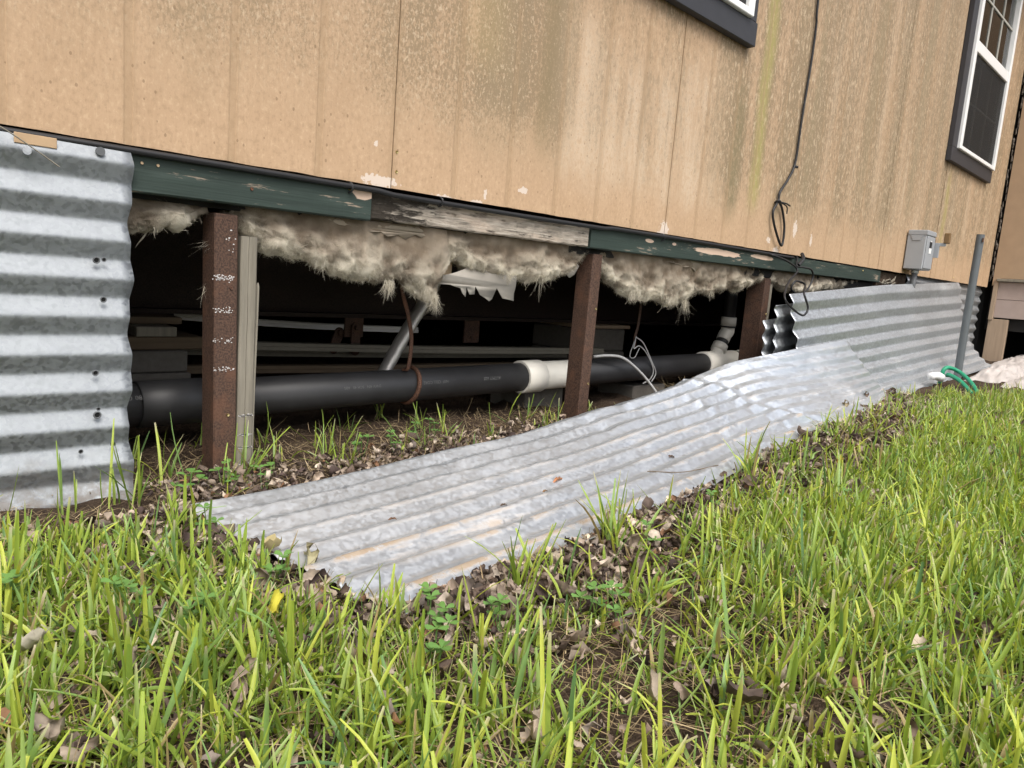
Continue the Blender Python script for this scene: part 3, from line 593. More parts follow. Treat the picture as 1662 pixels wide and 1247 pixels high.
lettering('80 COEX ABS', -.60, .62, .017, drain); lettering('ASTM F 628', .60, .35, .016, drain); lettering('DWV 4IN   SCH 40   ABS', .05, .35, .012, drain); lettering('NSF  CELL CORE', .34, .35, .014, drain)
# rusty hanger strap
h = thing('pipe_hanger', (.3, PY, .45), 'rusty metal strap hanger holding the black pipe near the torn insulation', 'pipe hanger')
G().tube(spline([(.238, .262, .42), (.245, .262, .34), (.272, .26, .263), (.288, .258, .186), (.285, .262, .10), (.283, .285, .088)]), .0075, 8, ecc=.5).mk('strap', RUSTB, h, smooth=True)
ring = [(.318 + .012 * math.sin(a * 1.0), PY - (RP + .004) * math.cos(a), pz(.32) + (RP + .004) * math.sin(a)) for a in np.linspace(0, 2 * math.pi, 33)]
G().tube(ring, .0075, 8, cap=False).mk('ring', RUSTB, h, smooth=True)
h2 = thing('pipe_hanger', (1.5, .28, .45), 'thin rusty hanger strap wrapped with grey string behind the middle post', 'pipe hanger')
G().tube(spline([(1.50, .27, .45), (1.499, .27, .33), (1.493, .27, .24), (1.478, .268, .20), (1.482, .268, .15)]), .009, 8, ecc=.4).mk('strap', RUSTP, h2, smooth=True)
g = G(); g.tube(spline([(1.478, .262, .20), (1.46, .255, .15), (1.49, .25, .16), (1.54, .245, .13), (1.60, .242, .06), (1.60, .25, .015), (1.575, .27, -.01)]), .0025, 5); g.tube(spline([(1.482, .262, .195), (1.52, .25, .17), (1.585, .242, .09), (1.625, .243, .04), (1.61, .25, .0)]), .0025, 5)
g.tube(spline([(1.475, .262, .19), (1.44, .258, .12), (1.47, .255, .11), (1.50, .255, .15)]), .0018, 5); g.mk('string', GREYC, h2)

# ------------------------------------------------------------------ under the house
def tbox(name, args, mat, label, cat, group=None, bev=.004): return tag(G().box(*args, bev).mk(name, mat), label, cat, group)
pr = thing('timber_pier', (-.5, .75, -.1), 'stack of old timbers and pads behind the black pipe at the left', 'pier')
for (a, mt, nm) in (((-.75, -.205, .62, 1.0, .118, .155, .003), WOODT, 'timber'), ((-.75, -.262, .60, 1.0, .055, .116, .004), BLOCK, 'block'), ((-.75, -.255, .59, 1.0, .0, .053, .004), BLOCK, 'block'), ((-.75, -.27, .60, 1.0, -.13, -.002, .004), BLOCK, 'block'), ((-.40, -.29, .61, .9, .157, .185, .002), WOODG, 'wedge'), ((-.62, -.25, .68, .92, .187, .207, .002), WOODT, 'wedge')):
    G().box(*a).mk(nm, mt, pr)
pr = thing('block_pier', (1.85, .85, -.05), 'grey concrete block pier under the dark beam behind the middle post', 'pier')
for (a, nm, mt) in (((1.66, 2.03, .72, 1.05, -.12, .07, .006), 'block', BLOCK), ((1.665, 2.025, .725, 1.05, .074, .185, .006), 'block', BLOCK), ((1.67, 2.06, .72, 1.05, .188, .206, .003), 'wood_cap', WOODP)): G().box(*a).mk(nm, mt, pr)
tbox('concrete_block', (.93, 1.15, .36, .56, -.13, .0), BLOCK, 'low concrete pad under the pipe beside the middle post', 'block')
tbox('concrete_block', (1.55, 1.80, .30, .50, -.10, -.025), BLOCK, 'flat concrete pad under the pipe beyond the middle post', 'block')
for k, (a, b, lab, mt) in enumerate((((-.55, .78, .115), (1.60, .52, .090), 'long beige vinyl trim strip lying above the black pipe with its end showing', VINYLT), ((-.5, .92, .075), (1.55, .70, .05), 'second vinyl strip lying lower behind the beige trim strip', VINYLT), ((-.1, 1.15, .16), (.9, 1.02, .13), 'bluish white vinyl strip lying farthest back on the trim pile', WHITEV), ((-.6, .80, .03), (1.4, .60, .02), 'dark dusty strip at the bottom of the trim pile', WOODT))):
    g = G(); A = np.array(a, float); B = np.array(b, float); n = 8; V = []
    for i in range(n):
        t = i / (n - 1); p = A + (B - A) * t; p[2] -= .008 * math.sin(math.pi * t)
        for (dy, dz) in ((0, 0), (0, .012), (.004, .013), (.004, .024), (.03, .026), (.03, .022), (.008, .020), (.008, 0)): V.append((p[0], p[1] + dy, p[2] + dz))
    F = [(i * 8 + j, (i + 1) * 8 + j, (i + 1) * 8 + (j + 1) % 8, i * 8 + (j + 1) % 8) for i in range(n - 1) for j in range(8)] + [tuple(range(8))[::-1], tuple((n - 1) * 8 + j for j in range(8))]
    tag(mk('trim_strip', V, F, mt), lab, 'trim')
pp = spline([(.50, .40, .40), (.455, .40, .325), (.40, .40, .24), (.345, .40, .155), (.29, .40, .06), (.25, .40, -.02)], 6)
tag(G().tube(pp, [.026 + .0012 * math.sin(i * 1.9) for i in range(len(pp))], 14, ecc=.75).mk('flexible_sleeve', SILVERF, smooth=True), 'silvery flexible sleeve hanging slantwise from the torn insulation behind the pipe', 'duct')
tag(G().tube(spline([(1.20, .26, .118), (1.26, .23, .125), (1.337, .215, .115), (1.43, .20, .064), (1.51, .19, .005), (1.56, .17, -.05)]), .006, 8).mk('grey_cable', GREYC, smooth=True), 'light grey cable curving down across the black pipe right of the middle post', 'cable')

# ------------------------------------------------------------------ insulation
def batt(name, keys, ztop, label, seed, nf, bulge=.03, dark=.0):
    """keys: (x, zbottom, front thickness)"""
    kx = [k[0] for k in keys]; kz = [k[1] for k in keys]; x0, x1 = kx[0], kx[-1]; nu = int((x1 - x0) / .006) + 2; nv = 46
    U = np.linspace(x0, x1, nu); T = np.linspace(0, math.pi, nv); V = np.zeros((nu, nv, 3)); C = np.zeros((nu, nv, 3))
    for i, x in enumerate(U):
        zb_ = np.interp(x, kx, kz) + .010 * fbm(x * 22, seed, 0); zt = ztop + .0105 * x; e = min(1, (x - x0) / .03 + .25, (x1 - x) / .03 + .25); h_ = max(.012, zt - zb_)
        for j, t in enumerate(T):
            s = math.sin(t) ** .75; z = zt - h_ * s; y = .066 - (.034 + bulge * min(1, h_ / .12)) * math.cos(t) * (.55 + .45 * e) * (1 - .25 * s) 
            if t < 1.: y += .034 * (1 - t)
            V[i, j] = (x, y, z)
    P = V.reshape(-1, 3); du = np.gradient(V, axis=0); dv = np.gradient(V, axis=1); N = np.cross(dv, du); N /= np.linalg.norm(N, axis=2)[..., None] + 1e-9; N = N.reshape(-1, 3)
    if N[nv // 3 + nv * (nu // 2)][1] > 0: N = -N
    out = P.copy(); cc = np.zeros((len(P), 3)); tt = np.tile(T, nu)
    for i, p in enumerate(P):
        a = fbm(p[0] * 17, p[1] * 18 + seed, p[2] * 24, 5); rdg = 1 - abs(mn.noise((p[0] * 22, seed + p[1] * 30, p[2] * 46))) * 2; b = fbm(p[0] * 90, p[1] * 90, p[2] * 60, 2)
        lump = fbm(p[0] * 8 + seed, p[1] * 10, p[2] * 11, 2); fl = 1 - 2 * abs(mn.noise((p[0] * 30 + 4 * lump, seed, p[2] * 75 + 5 * a))); d = .012 * a + .006 * rdg + .020 * lump + .005 * fl + .004 * b; out[i] = p + N[i] * d * min(1, .35 + math.sin(tt[i]))
        k = min(1, max(0, .45 - 1.1 * a - .5 * lump + .5 * fbm(p[0] * 9 + 3, seed, p[2] * 10, 3) + dark)); top = max(0, 1 - tt[i] / 1.0) ** .7 * .85  # dusty patches, plus crease shade painted into the hollows
        c = np.array((.66, .605, .49)) * (1 - k) + np.array((.28, .235, .18)) * k; c = c * (1 - top) + np.array((.17, .125, .085)) * top; cc[i] = c * (.86 + .2 * rdg)  # dirt brown at the top, darkened with painted shade under the rim board
    root = thing(name, (float((x0 + x1) / 2), .05, float(min(kz))), label, 'insulation', 'torn insulation batts along the rim')
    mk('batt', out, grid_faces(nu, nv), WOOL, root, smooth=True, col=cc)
    # loose fibres
    r = np.random.default_rng(int(seed * 10) + 3); jj = np.clip((np.abs(r.beta(1.6, 1.5, nf)) * (nv - 1)).astype(int), 0, int(nv * .72)); ii = r.integers(0, nu, nf); idx = ii * nv + jj
    base = out[idx] - N[idx] * .002; tang = r.standard_normal((nf, 3)); tang -= N[idx] * (tang * N[idx]).sum(1)[:, None]
    ang = np.array([mn.noise((p_[0] * 18, seed, p_[2] * 20)) for p_ in base]) * 5.5; swirl = np.stack([np.sin(ang), .1 * np.ones(nf), -np.abs(np.cos(ang)) * .9], 1); swirl -= N[idx] * (swirl * N[idx]).sum(1)[:, None]
    D = N[idx] * r.uniform(.0, .28, nf)[:, None] + tang * .9 + swirl * .6 + np.array((0, 0, -.15)); D /= np.linalg.norm(D, axis=1)[:, None]
    L = r.uniform(.006, .022, nf); edge = jj > nv * .38; L[edge] *= r.uniform(.4, 1.1, edge.sum()); clump = np.stack([np.array([mn.noise((p_[0] * 45, q0_, p_[2] * 45)) for p_ in base]) for q0_ in (seed, seed + 7, seed + 13)], 1); curl = r.standard_normal((nf, 3)) * .3 + clump * 1.6 + np.array((0, 0, -.2)); S = 3; wd = r.uniform(.0002, .0005, nf)
    side = np.cross(D, r.standard_normal((nf, 3))); side /= np.linalg.norm(side, axis=1)[:, None] + 1e-9; pts = []; p = base.copy(); d = D.copy()
    for k in range(S + 1):
        ww = (wd * (1 - .8 * k / S))[:, None]; pts += [p - side * ww, p + side * ww]; d = d + curl * .33; d /= np.linalg.norm(d, axis=1)[:, None]; p = p + d * (L / S)[:, None]
    A = np.stack(pts, 1).reshape(-1, 3); b0 = np.arange(nf)[:, None] * (2 * (S + 1)); F = np.concatenate([np.stack([b0[:, 0] + 2 * k, b0[:, 0] + 2 * k + 1, b0[:, 0] + 2 * k + 3, b0[:, 0] + 2 * k + 2], 1) for k in range(S)])
    cf = np.clip(cc[idx] * r.uniform(.8, 1.3, nf)[:, None], 0, .85); fb = mk('fibres', A, F, WOOL, root, col=np.repeat(cf, 2 * (S + 1), 0)); fb['kind'] = 'stuff'
    # ragged shreds of matted wool along the lower edge
    G_ = out.reshape(nu, nv, 3); V2 = []; F2 = []; C2 = []; ns = int((x1 - x0) * 45)
    for k in range(ns):
        i = int(r.integers(2, nu - 2)); j = int(r.integers(int(nv * .34), int(nv * .62))); p = G_[i, j].copy(); p[2] += .006; wv = r.uniform(.0015, .006); Ls = r.uniform(.008, .03) * (1.6 if r.random() < .15 else 1); c0 = cc[i * nv + j] * r.uniform(.75, 1.1); tx_ = r.normal(0, .35); ty_ = r.normal(-.05, .25); b0_ = len(V2); wob = r.uniform(0, 6)
        for q_ in range(5):
            t = q_ / 4; ww = wv * (1 - t) ** .8 * (1 + .5 * math.sin(q_ * 2.3 + wob)) + .0006; c_ = p + np.array((tx_ * Ls * t, ty_ * Ls * t + .004 * math.sin(q_ * 1.7 + wob), -Ls * t)); V2 += [c_ - (ww, .002, 0), c_ + (0, -.004 * (1 - t), 0), c_ + (ww, .002, 0)]; C2 += [c0 * .85, c0, c0 * .9]
        F2 += [(b0_ + 3 * q_ + m_, b0_ + 3 * q_ + m_ + 1, b0_ + 3 * q_ + m_ + 4, b0_ + 3 * q_ + m_ + 3) for q_ in range(4) for m_ in (0, 1)]
    sh = mk('shreds', V2, F2, WOOL, root, smooth=True, col=np.array(C2)); sh['kind'] = 'stuff'
    return root, out.reshape(nu, nv, 3)
def tuft(root, p, L, n, seed, spread=.5, name='tuft', dirn=(0, 0, -1), w0=.0005):
    r = np.random.default_rng(seed); V = []; F = []; C = []
    for k in range(n):
        q_ = np.array(p) + r.standard_normal(3) * .005; d = np.array(dirn) + r.standard_normal(3) * .22 * spread; l = L * r.uniform(.4, 1); b = len(V); s = r.standard_normal(3); s /= np.linalg.norm(s); bend = r.standard_normal(3) * .1; c = np.array((.58, .53, .43)) * r.uniform(.6, 1.15)
        for j in range(6): ww = w0 * (1 - .8 * j / 5); V += [q_ - s * ww, q_ + s * ww]; C += [c, c]; d = d + bend; d /= np.linalg.norm(d); q_ = q_ + d * l / 5
        F += [(b + 2 * j, b + 2 * j + 1, b + 2 * j + 3, b + 2 * j + 2) for j in range(5)]
    o = mk(name, V, F, WOOL, root, col=np.array(C)); o['kind'] = 'stuff'; return o
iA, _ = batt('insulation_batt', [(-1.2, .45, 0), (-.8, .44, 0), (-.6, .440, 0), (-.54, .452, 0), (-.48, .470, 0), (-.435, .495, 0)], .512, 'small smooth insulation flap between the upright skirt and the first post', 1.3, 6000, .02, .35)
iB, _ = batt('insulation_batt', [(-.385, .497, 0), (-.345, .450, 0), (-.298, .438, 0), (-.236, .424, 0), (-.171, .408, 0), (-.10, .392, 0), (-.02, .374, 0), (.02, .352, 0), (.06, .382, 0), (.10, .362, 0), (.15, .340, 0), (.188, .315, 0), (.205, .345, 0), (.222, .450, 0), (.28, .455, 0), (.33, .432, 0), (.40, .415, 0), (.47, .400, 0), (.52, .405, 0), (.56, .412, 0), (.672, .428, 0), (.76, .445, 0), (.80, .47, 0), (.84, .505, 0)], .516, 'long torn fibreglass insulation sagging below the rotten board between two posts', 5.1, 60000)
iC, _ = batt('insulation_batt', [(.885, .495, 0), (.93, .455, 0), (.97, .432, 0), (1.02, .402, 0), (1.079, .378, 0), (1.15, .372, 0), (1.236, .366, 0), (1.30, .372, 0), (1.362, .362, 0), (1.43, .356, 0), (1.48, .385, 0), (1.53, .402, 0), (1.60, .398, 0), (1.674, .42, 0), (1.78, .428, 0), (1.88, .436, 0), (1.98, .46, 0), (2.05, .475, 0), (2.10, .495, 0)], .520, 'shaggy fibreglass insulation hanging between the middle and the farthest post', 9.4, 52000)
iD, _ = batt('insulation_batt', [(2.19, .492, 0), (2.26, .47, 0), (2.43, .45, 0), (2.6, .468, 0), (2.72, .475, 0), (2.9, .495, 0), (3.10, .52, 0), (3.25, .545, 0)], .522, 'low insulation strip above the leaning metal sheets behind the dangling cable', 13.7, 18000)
for p, L, n, s in (((.022, .02, .365), .05, 120, 1), ((.032, .02, .365), .04, 90, 21), ((.188, .03, .335), .06, 150, 2), ((.175, .03, .34), .05, 110, 22), ((.15, .02, .35), .04, 110, 3)): tuft(iB, p, L, n, s)
tuft(iB, (.62, .04, .43), .11, 26, 5, .15); tuft(iB, (.655, .03, .43), .04, 10, 6, .4); tuft(iB, (.45, .01, .41), .03, 60, 15, .5); tuft(iB, (-.16, .03, .41), .05, 26, 16, 1.)
for p, L, n, s in (((1.075, .01, .385), .06, 240, 7), ((1.43, .01, .365), .075, 200, 8), ((1.37, .02, .37), .06, 60, 9), ((1.12, .01, .38), .04, 120, 17), ((1.30, .01, .375), .035, 120, 18), ((1.62, .01, .41), .04, 110, 19)): tuft(iC, p, L * .8, n // 2, s, .9)
tuft(iC, (1.60, .12, .40), .17, 24, 10, .4, dirn=(-.5, 0, -1))
tuft(p1, (-.43, .06, .42), .05, 16, 11, 2., 'cobweb', (-.4, 0, -.6), .0003); tuft(p1, (-.43, .06, .33), .055, 20, 12, 2., 'cobweb', (-.4, 0, -.6), .0003)
# torn backing flaps
def flap(root, pts, mat, name='paper_backing', thick=.001, y=.035, seed=0):
    """outline (x,z) cut from a creased sheet"""
    bm_v = []; P = [np.array(p) for p in pts]; c = sum(P) / len(P); n = len(P); V = [(c[0], y - .006, c[1])]; rings = (.5, 1.0)
    for rg in rings:
        for p in P: qq = c + (p - c) * rg; V.append((qq[0], y + .012 * fbm(qq[0] * 40, seed, qq[1] * 40) - .004 * (rg < 1), qq[1]))
    F = [(0, 1 + k, 1 + (k + 1) % n) for k in range(n)] + [(1 + k, 1 + n + k, 1 + n + (k + 1) % n, 1 + (k + 1) % n) for k in range(n)]
    o = mk(name, V, F, mat, root, smooth=True); s = o.modifiers.new('thickness', 'SOLIDIFY'); s.thickness = thick; return o
LIGHTP = simple('pale_torn_backing', (.27, .25, .215), .7, var=.12, scale=25, bump=.2)
def torn(root, pts, mat, y, seed):
    """a flap with a jagged lower edge, tessellated from its outline and creased"""
    from mathutils.geometry import tessellate_polygon
    P = []
    for i, p in enumerate(pts):
        q_ = pts[(i + 1) % len(pts)]; P += [p, ((p[0] + q_[0]) / 2 + .004 * mn.noise((i, seed, 0)), (p[1] + q_[1]) / 2 + .004 * mn.noise((i, seed, 5)))]
    V = [(a, y + .02 * mn.noise((a * 22, seed, b * 14)) + .10 * (b - .40), b) for a, b in P]; F = [tuple(t) for t in tessellate_polygon([[Vector((a, b, 0)) for a, b in P]])]
    o = mk('paper_backing', V, F, mat, root, smooth=True); sm = o.modifiers.new('thickness', 'SOLIDIFY'); sm.thickness = .001; return o
torn(iB, [(0.203, 0.381), (0.214, 0.393), (0.257, 0.402), (0.301, 0.415), (0.34, 0.43), (0.508, 0.44), (0.515, 0.377), (0.507, 0.332), (0.458, 0.338), (0.437, 0.368), (0.429, 0.347), (0.42, 0.334), (0.403, 0.328), (0.367, 0.345), (0.344, 0.369), (0.343, 0.346), (0.32, 0.345), (0.311, 0.367), (0.304, 0.337), (0.293, 0.347), (0.286, 0.361), (0.247, 0.369), (0.216, 0.369)], LIGHTP, .045, 2)
flap(iB, [(.735, .455), (.80, .475), (.82, .46), (.80, .43), (.782, .418), (.76, .428)], LIGHTP, seed=5, y=.06)
torn(iB, [(-.17, .512), (-.06, .520), (.10, .522), (.19, .518), (.185, .505), (.15, .500), (.13, .490), (.11, .496), (.08, .480), (.055, .490), (.02, .482), (.0, .492), (-.04, .488), (-.08, .498), (-.12, .496)], PAPER, .022, 6)
torn(iC, [(1.28, .528), (1.42, .53), (1.55, .53), (1.53, .50), (1.50, .486), (1.47, .505), (1.42, .498), (1.36, .508), (1.30, .512)], PAPER, .02, 7)
G().box(.20, .30, .10, .11, .395, .50).mk('plywood_scrap', TANPLY, iB)

# ------------------------------------------------------------------ cables on the wall
tag(G().tube([(x, -.002 + .002 * math.sin(4 * x), zb(x) - .0115 - .0012 * math.sin(3.3 * x) - (.004 if .0 < x < .9 else 0)) for x in np.linspace(-1.7, 2.3, 90)], .0068, 8).mk('edge_cable', CABLE, smooth=True), 'black cable clipped along the foot of the siding', 'cable')
for x in (-.118, .16, 1.21): tag(G().tube([(x + .009 * math.cos(a) * .4, .002 - .011 * math.cos(a), zb(x) - .014 + .012 * math.sin(a)) for a in np.linspace(-1.7, 1.7, 9)], .0025, 5).mk('cable_clip', CABLE), {-.118: 'small black cable clip at the end of the left green board', .16: 'small black cable clip above the rotten grey board', 1.21: 'small black cable clip at the siding seam over the long green board'}[x], 'clip')
wc = thing('hanging_cable', (2.1, -.02, .65), 'black cable coming down the wall right of the window and tied in a loop', 'cable')
G().tube(spline([(2.17, -.010, 2.93), (2.175, -.011, 2.3), (2.187, -.012, 1.714), (2.20, -.012, 1.615), (2.199, -.012, 1.459), (2.179, -.012, 1.218), (2.17, -.012, 1.021), (2.119, -.014, .94), (2.055, -.014, .872), (2.045, -.016, .832), (2.005, -.018, .777), (2.05, -.02, .703), (2.128, -.018, .645), (2.137, -.016, .725), (2.095, -.016, .80), (2.055, -.018, .828)]), .0054, 8).mk('cable', CABLE, wc, smooth=True)
g = G(); g.tube([(2.045 + .014 * math.cos(a), -.016 + .012 * math.sin(a), .829 + .004 * math.sin(2 * a)) for a in np.linspace(0, 2 * math.pi, 13)], .004, 6, cap=False); g.tube(spline([(2.055, -.02, .829), (2.10, -.028, .828), (2.135, -.03, .822)]), .0035, 6); g.tube(spline([(2.06, -.02, .829), (2.105, -.03, .815), (2.115, -.03, .785)]), .003, 6); g.mk('tie', CABLE, wc)
tag(G().tube([(2.165, -.012, 1.0), (2.185, -.018, 1.0)], .006, 6).mk('cable_staple', CABLE), 'tiny black staple pinning the wall cable above its bend', 'staple')
lc = thing('dangling_cable', (2.33, -.03, .4), 'black cable bundle dangling in loops over the end of the leaning sheets', 'cable')
G().tube(spline([(2.345, .006, .612), (2.325, -.01, .60), (2.285, -.03, .565), (2.33, -.045, .562), (2.405, -.05, .555), (2.43, -.05, .515), (2.38, -.05, .455), (2.30, -.05, .435), (2.215, -.05, .455), (2.235, -.055, .492), (2.31, -.055, .49), (2.20, -.12, .475), (2.05, -.185, .438), (2.075, -.2, .376), (2.033, -.2, .343), (1.916, -.2, .372), (1.855, -.195, .405), (1.92, -.16, .44), (2.10, -.09, .49), (2.275, -.04, .545), (2.19, -.03, .578), (2.08, -.02, .594), (2.06, .0, .60)]), .0046, 8).mk('cable', CABLE, lc, smooth=True)
g = G(); g.tube(spline([(2.29, -.035, .57), (2.32, -.04, .60), (2.345, -.02, .625)]), .009, 7); g.mk('knot', CABLE, lc)
tag(G().tube(spline([(-.86, -.02, .60), (-.82, -.03, .585), (-.77, -.034, .555), (-.735, -.032, .533)]), .0012, 5).mk('dry_stem', WOODG), 'thin dry stem across the top of the upright skirt', 'twig')

# ------------------------------------------------------------------ switch box
bx = thing('switch_box', (3.9, -.05, .65), 'grey electrical switch box with a side lever low on the siding', 'electrical box')
x0, x1, y0, y1, z0, z1 = 3.80, 3.96, -.115, -.006, .652, .875
G().box(x0, x1, y0, y1, z0, z1, .005).mk('enclosure', PAINTG, bx); G().box(x0 - .003, x1 + .003, y0 - .006, y1 - .004, z1 - .018, z1 + .012, .003).mk('rain_hood', PAINTG, bx)
G().add([(x0 - .0035, y0 + .018, z1 - .018), (x0 - .0035, y1 - .02, z1 - .018), (x0 - .0035, y1 - .035, z1 - .05), (x0 - .0035, y0 + .03, z1 - .05), (x0 + .001, y0 + .018, z1 - .018), (x0 + .001, y1 - .02, z1 - .018), (x0 + .001, y1 - .035, z1 - .05), (x0 + .001, y0 + .03, z1 - .05)], [(0, 1, 2, 3), (4, 7, 6, 5), (0, 4, 5, 1), (1, 5, 6, 2), (2, 6, 7, 3), (3, 7, 4, 0)]).mk('knockout_plate', PAINTG, bx)
G().box(x0 + .006, x1 - .006, y0 - .006, y0 - .0005, z0 + .008, z1 - .022, .003).mk('front_cover', PAINTG, bx)
G().box(x0 + .055, x0 + .095, y0 - .0085, y0 - .0065, z0 + .135, z0 + .168).mk('warning_label', CABLE, bx); G().box(x0 + .055, x0 + .095, y0 - .0085, y0 - .0065, z0 + .10, z0 + .132).mk('white_label', STICKER, bx); G().box(x0 + .06, x0 + .09, y0 - .0085, y0 - .0065, z0 + .171, z0 + .176).mk('small_label', STICKER, bx)
lv = G().box(x1 + .001, x1 + .018, -.145, -.105, .735, .825, .002).box(x1 + .003, x1 + .016, -.178, -.143, .805, .825, .002).mk('lever_bracket', PAINTG, bx)
g = G().box(x1 - .004, x1 + .022, -.198, -.165, .822, .885, .004); g.mk('lever_handle', mat_wood('worn_brown_handle', (.20, .125, .06)), bx)
G().tube([(3.86, -.06, .652), (3.86, -.06, .63)], .023, 14).mk('conduit_nut', GALV_MID, bx, smooth=True); G().tube([(3.86, -.06, .635), (3.862, -.055, .45)], .018, 14).mk('conduit', DKGREY, bx, smooth=True)

# ------------------------------------------------------------------ right-hand clutter
sp = thing('standing_pipe', (4.11, -.32, -.02), 'grey plastic pipe standing upright in front of the leaning sheet', 'pipe')
V = G().tube([(4.11, -.322, -.05), (4.11, -.32, .40), (4.115, -.32, .893)], .0225, 20, cap=False); V.tube([(4.115, -.32, .893), (4.115, -.32, .892), (4.11, -.32, .5)], [.0225, .0195, .0195], 20, cap=False); V.mk('pipe', CONDUIT, sp, smooth=True)
G().box(4.090, 4.102, -.3445, -.337, .845, .872, .003).mk('rust_spot', RUSTB, sp)
tag(G().tube(spline([(3.63, -.355, .0), (3.625, -.36, .052), (3.63, -.365, .082), (3.66, -.38, .093), (3.705, -.42, .076), (3.655, -.49, .038), (3.563, -.55, .0), (3.51, -.58, -.03)]), .0115, 10).mk('garden_hose', GREENH, smooth=True), 'green garden hose arching out of the grass beside the standing pipe', 'hose')
tag(G().tube(spline([(3.625, -.385, .05), (3.616, -.40, .054), (3.574, -.46, .037), (3.523, -.52, .003), (3.50, -.55, -.02)]), .0115, 10).mk('garden_hose', GREENH, smooth=True), 'lower green hose loop beneath the arching hose', 'hose')
tag(G().tube(spline([(3.42, -.362, .05), (3.48, -.362, .048), (3.54, -.362, .044), (3.595, -.362, .035)]), [.020] * 8 + [.021] * 8 + [.025] * 9, 14).mk('pipe_elbow', WHITEV, smooth=True), 'white plastic pipe end lying beside the green hose', 'pipe fitting')
def crumpled(name, x0, x1, y0, y1, h, label, seed, mat=PLASTIC, n=46):
    P = []
    for a in np.linspace(0, 1, n):
        for b in np.linspace(0, 1, n):
            x = x0 + (x1 - x0) * a + .02 * mn.noise((a * 6, b * 6, seed)); y = y0 + (y1 - y0) * b + .02 * mn.noise((a * 6, b * 6, seed + 4)); k = (math.sin(math.pi * a) * math.sin(math.pi * b)) ** .6
            r1 = 1 - abs(mn.noise((x * 9 + seed, y * 14, seed))) * 1.6; r2 = 1 - abs(mn.noise((x * 24, y * 30 + seed, seed))) * 1.6
            P.append((x, y, float(ground_z(x, y)) - .005 + k * h * (.35 + .55 * r1 + .3 * r2)))
    o = mk(name, P, grid_faces(n, n), mat, smooth=False); s = o.modifiers.new('thickness', 'SOLIDIFY'); s.thickness = .001; return tag(o, label, 'plastic sheet')
crumpled('plastic_sheet', 5.3, 6.6, -.62, -.19, .085, 'crumpled white plastic heap in front of the dark opening under the addition', 3.1)
crumpled('plastic_sheet', 4.2, 5.1, -.56, -.34, .09, 'small dirty white plastic bag at the foot of the standing pipe', 8.2, n=34)
crumpled('plastic_sheet', 4.05, 5.3, -.80, -.55, .06, 'flat white plastic scrap half hidden in grass at the right edge', 5.7, n=30)

# ------------------------------------------------------------------ lawn: grass, straw, leaves
def near_edge(x): return np.interp(x, [-.9, -.62, -.56, -.50, -.20, .10, .42, .78, 1.17, 1.6, 1.95, 2.5, 2.8, 3.1, 3.4, 3.7, 4.5, 5.0, 9], [-.02, -.18, -.5, -.82, -.80, -.77, -.725, -.66, -.585, -.53, -.54, -.43, -.36, -.42, -.56, -.70, -.78, -.80, -.80])
def far_edge(x): return np.interp(x, [-.62, -.6, .05, .6, 1.1, 9], [-.02, -.19, -.165, -.13, -.12, -.1])
def build_blades(name, P, az, th0, curv, L, wd, colA, colB, S, mat, fold=.28, tipc=None):
    n = len(P); p = P.copy(); d0 = np.stack([np.cos(az), np.sin(az)], 1); sidev = np.stack([-np.sin(az), np.cos(az), np.zeros(n)], 1); pts = []; cols = []; th = th0.copy()
    prof = {5: (.62, .95, 1., .95, .82, 1.), 4: (.7, 1, .95, .8, 1.), 3: (.8, 1, .85, 1.)}[S]; tipw = np.where(rng.random(n) < .5, rng.uniform(.08, .2, n), rng.uniform(.35, .65, n)); tw = rng.uniform(-.5, .5, n)
    for k in range(S + 1):
        ww = (wd * prof[k] * .5 * (tipw if k == S else 1.))[:, None]; tv = np.stack([np.sin(th) * d0[:, 0], np.sin(th) * d0[:, 1], np.cos(th)], 1); nv_ = np.cross(sidev, tv); sv = sidev * np.cos(tw * k / S)[:, None] + nv_ * np.sin(tw * k / S)[:, None]; nn = np.cross(sv, tv)
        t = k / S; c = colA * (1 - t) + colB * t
        if tipc is not None and k == S: c = np.where(tipc[:, None], np.array((.55, .5, .33)), c)
        pts += [p - sv * ww, p + nn * ww * fold * 2, p + sv * ww]; cols += [c, c * .93, c]
        p = p + tv * (L / S)[:, None]; th = th + curv / S
    V = np.stack(pts, 1).reshape(-1, 3); C = np.clip(np.stack(cols, 1).reshape(-1, 3), 0, 1); b = np.arange(n) * 3 * (S + 1); F = []
    for k in range(S):
        for j in (0, 1): F.append(np.stack([b + 3 * k + j, b + 3 * k + j + 1, b + 3 * k + 4 + j, b + 3 * k + 3 + j], 1))
    o = mk(name, V, np.concatenate(F), mat, origin=(0, -.8, -.09), smooth=True, col=C); o['kind'] = 'stuff'; return o
def lawn_points(dens, x0, x1, y0, y1):
    n = int(dens * (x1 - x0) * (y1 - y0)); return rng.uniform(x0, x1, n), rng.uniform(y0, y1, n)
def patchy(x, y, s=2.2, o=0.): return np.array([mn.noise((a * s + o, b * s - o, o)) for a, b in zip(x, y)])
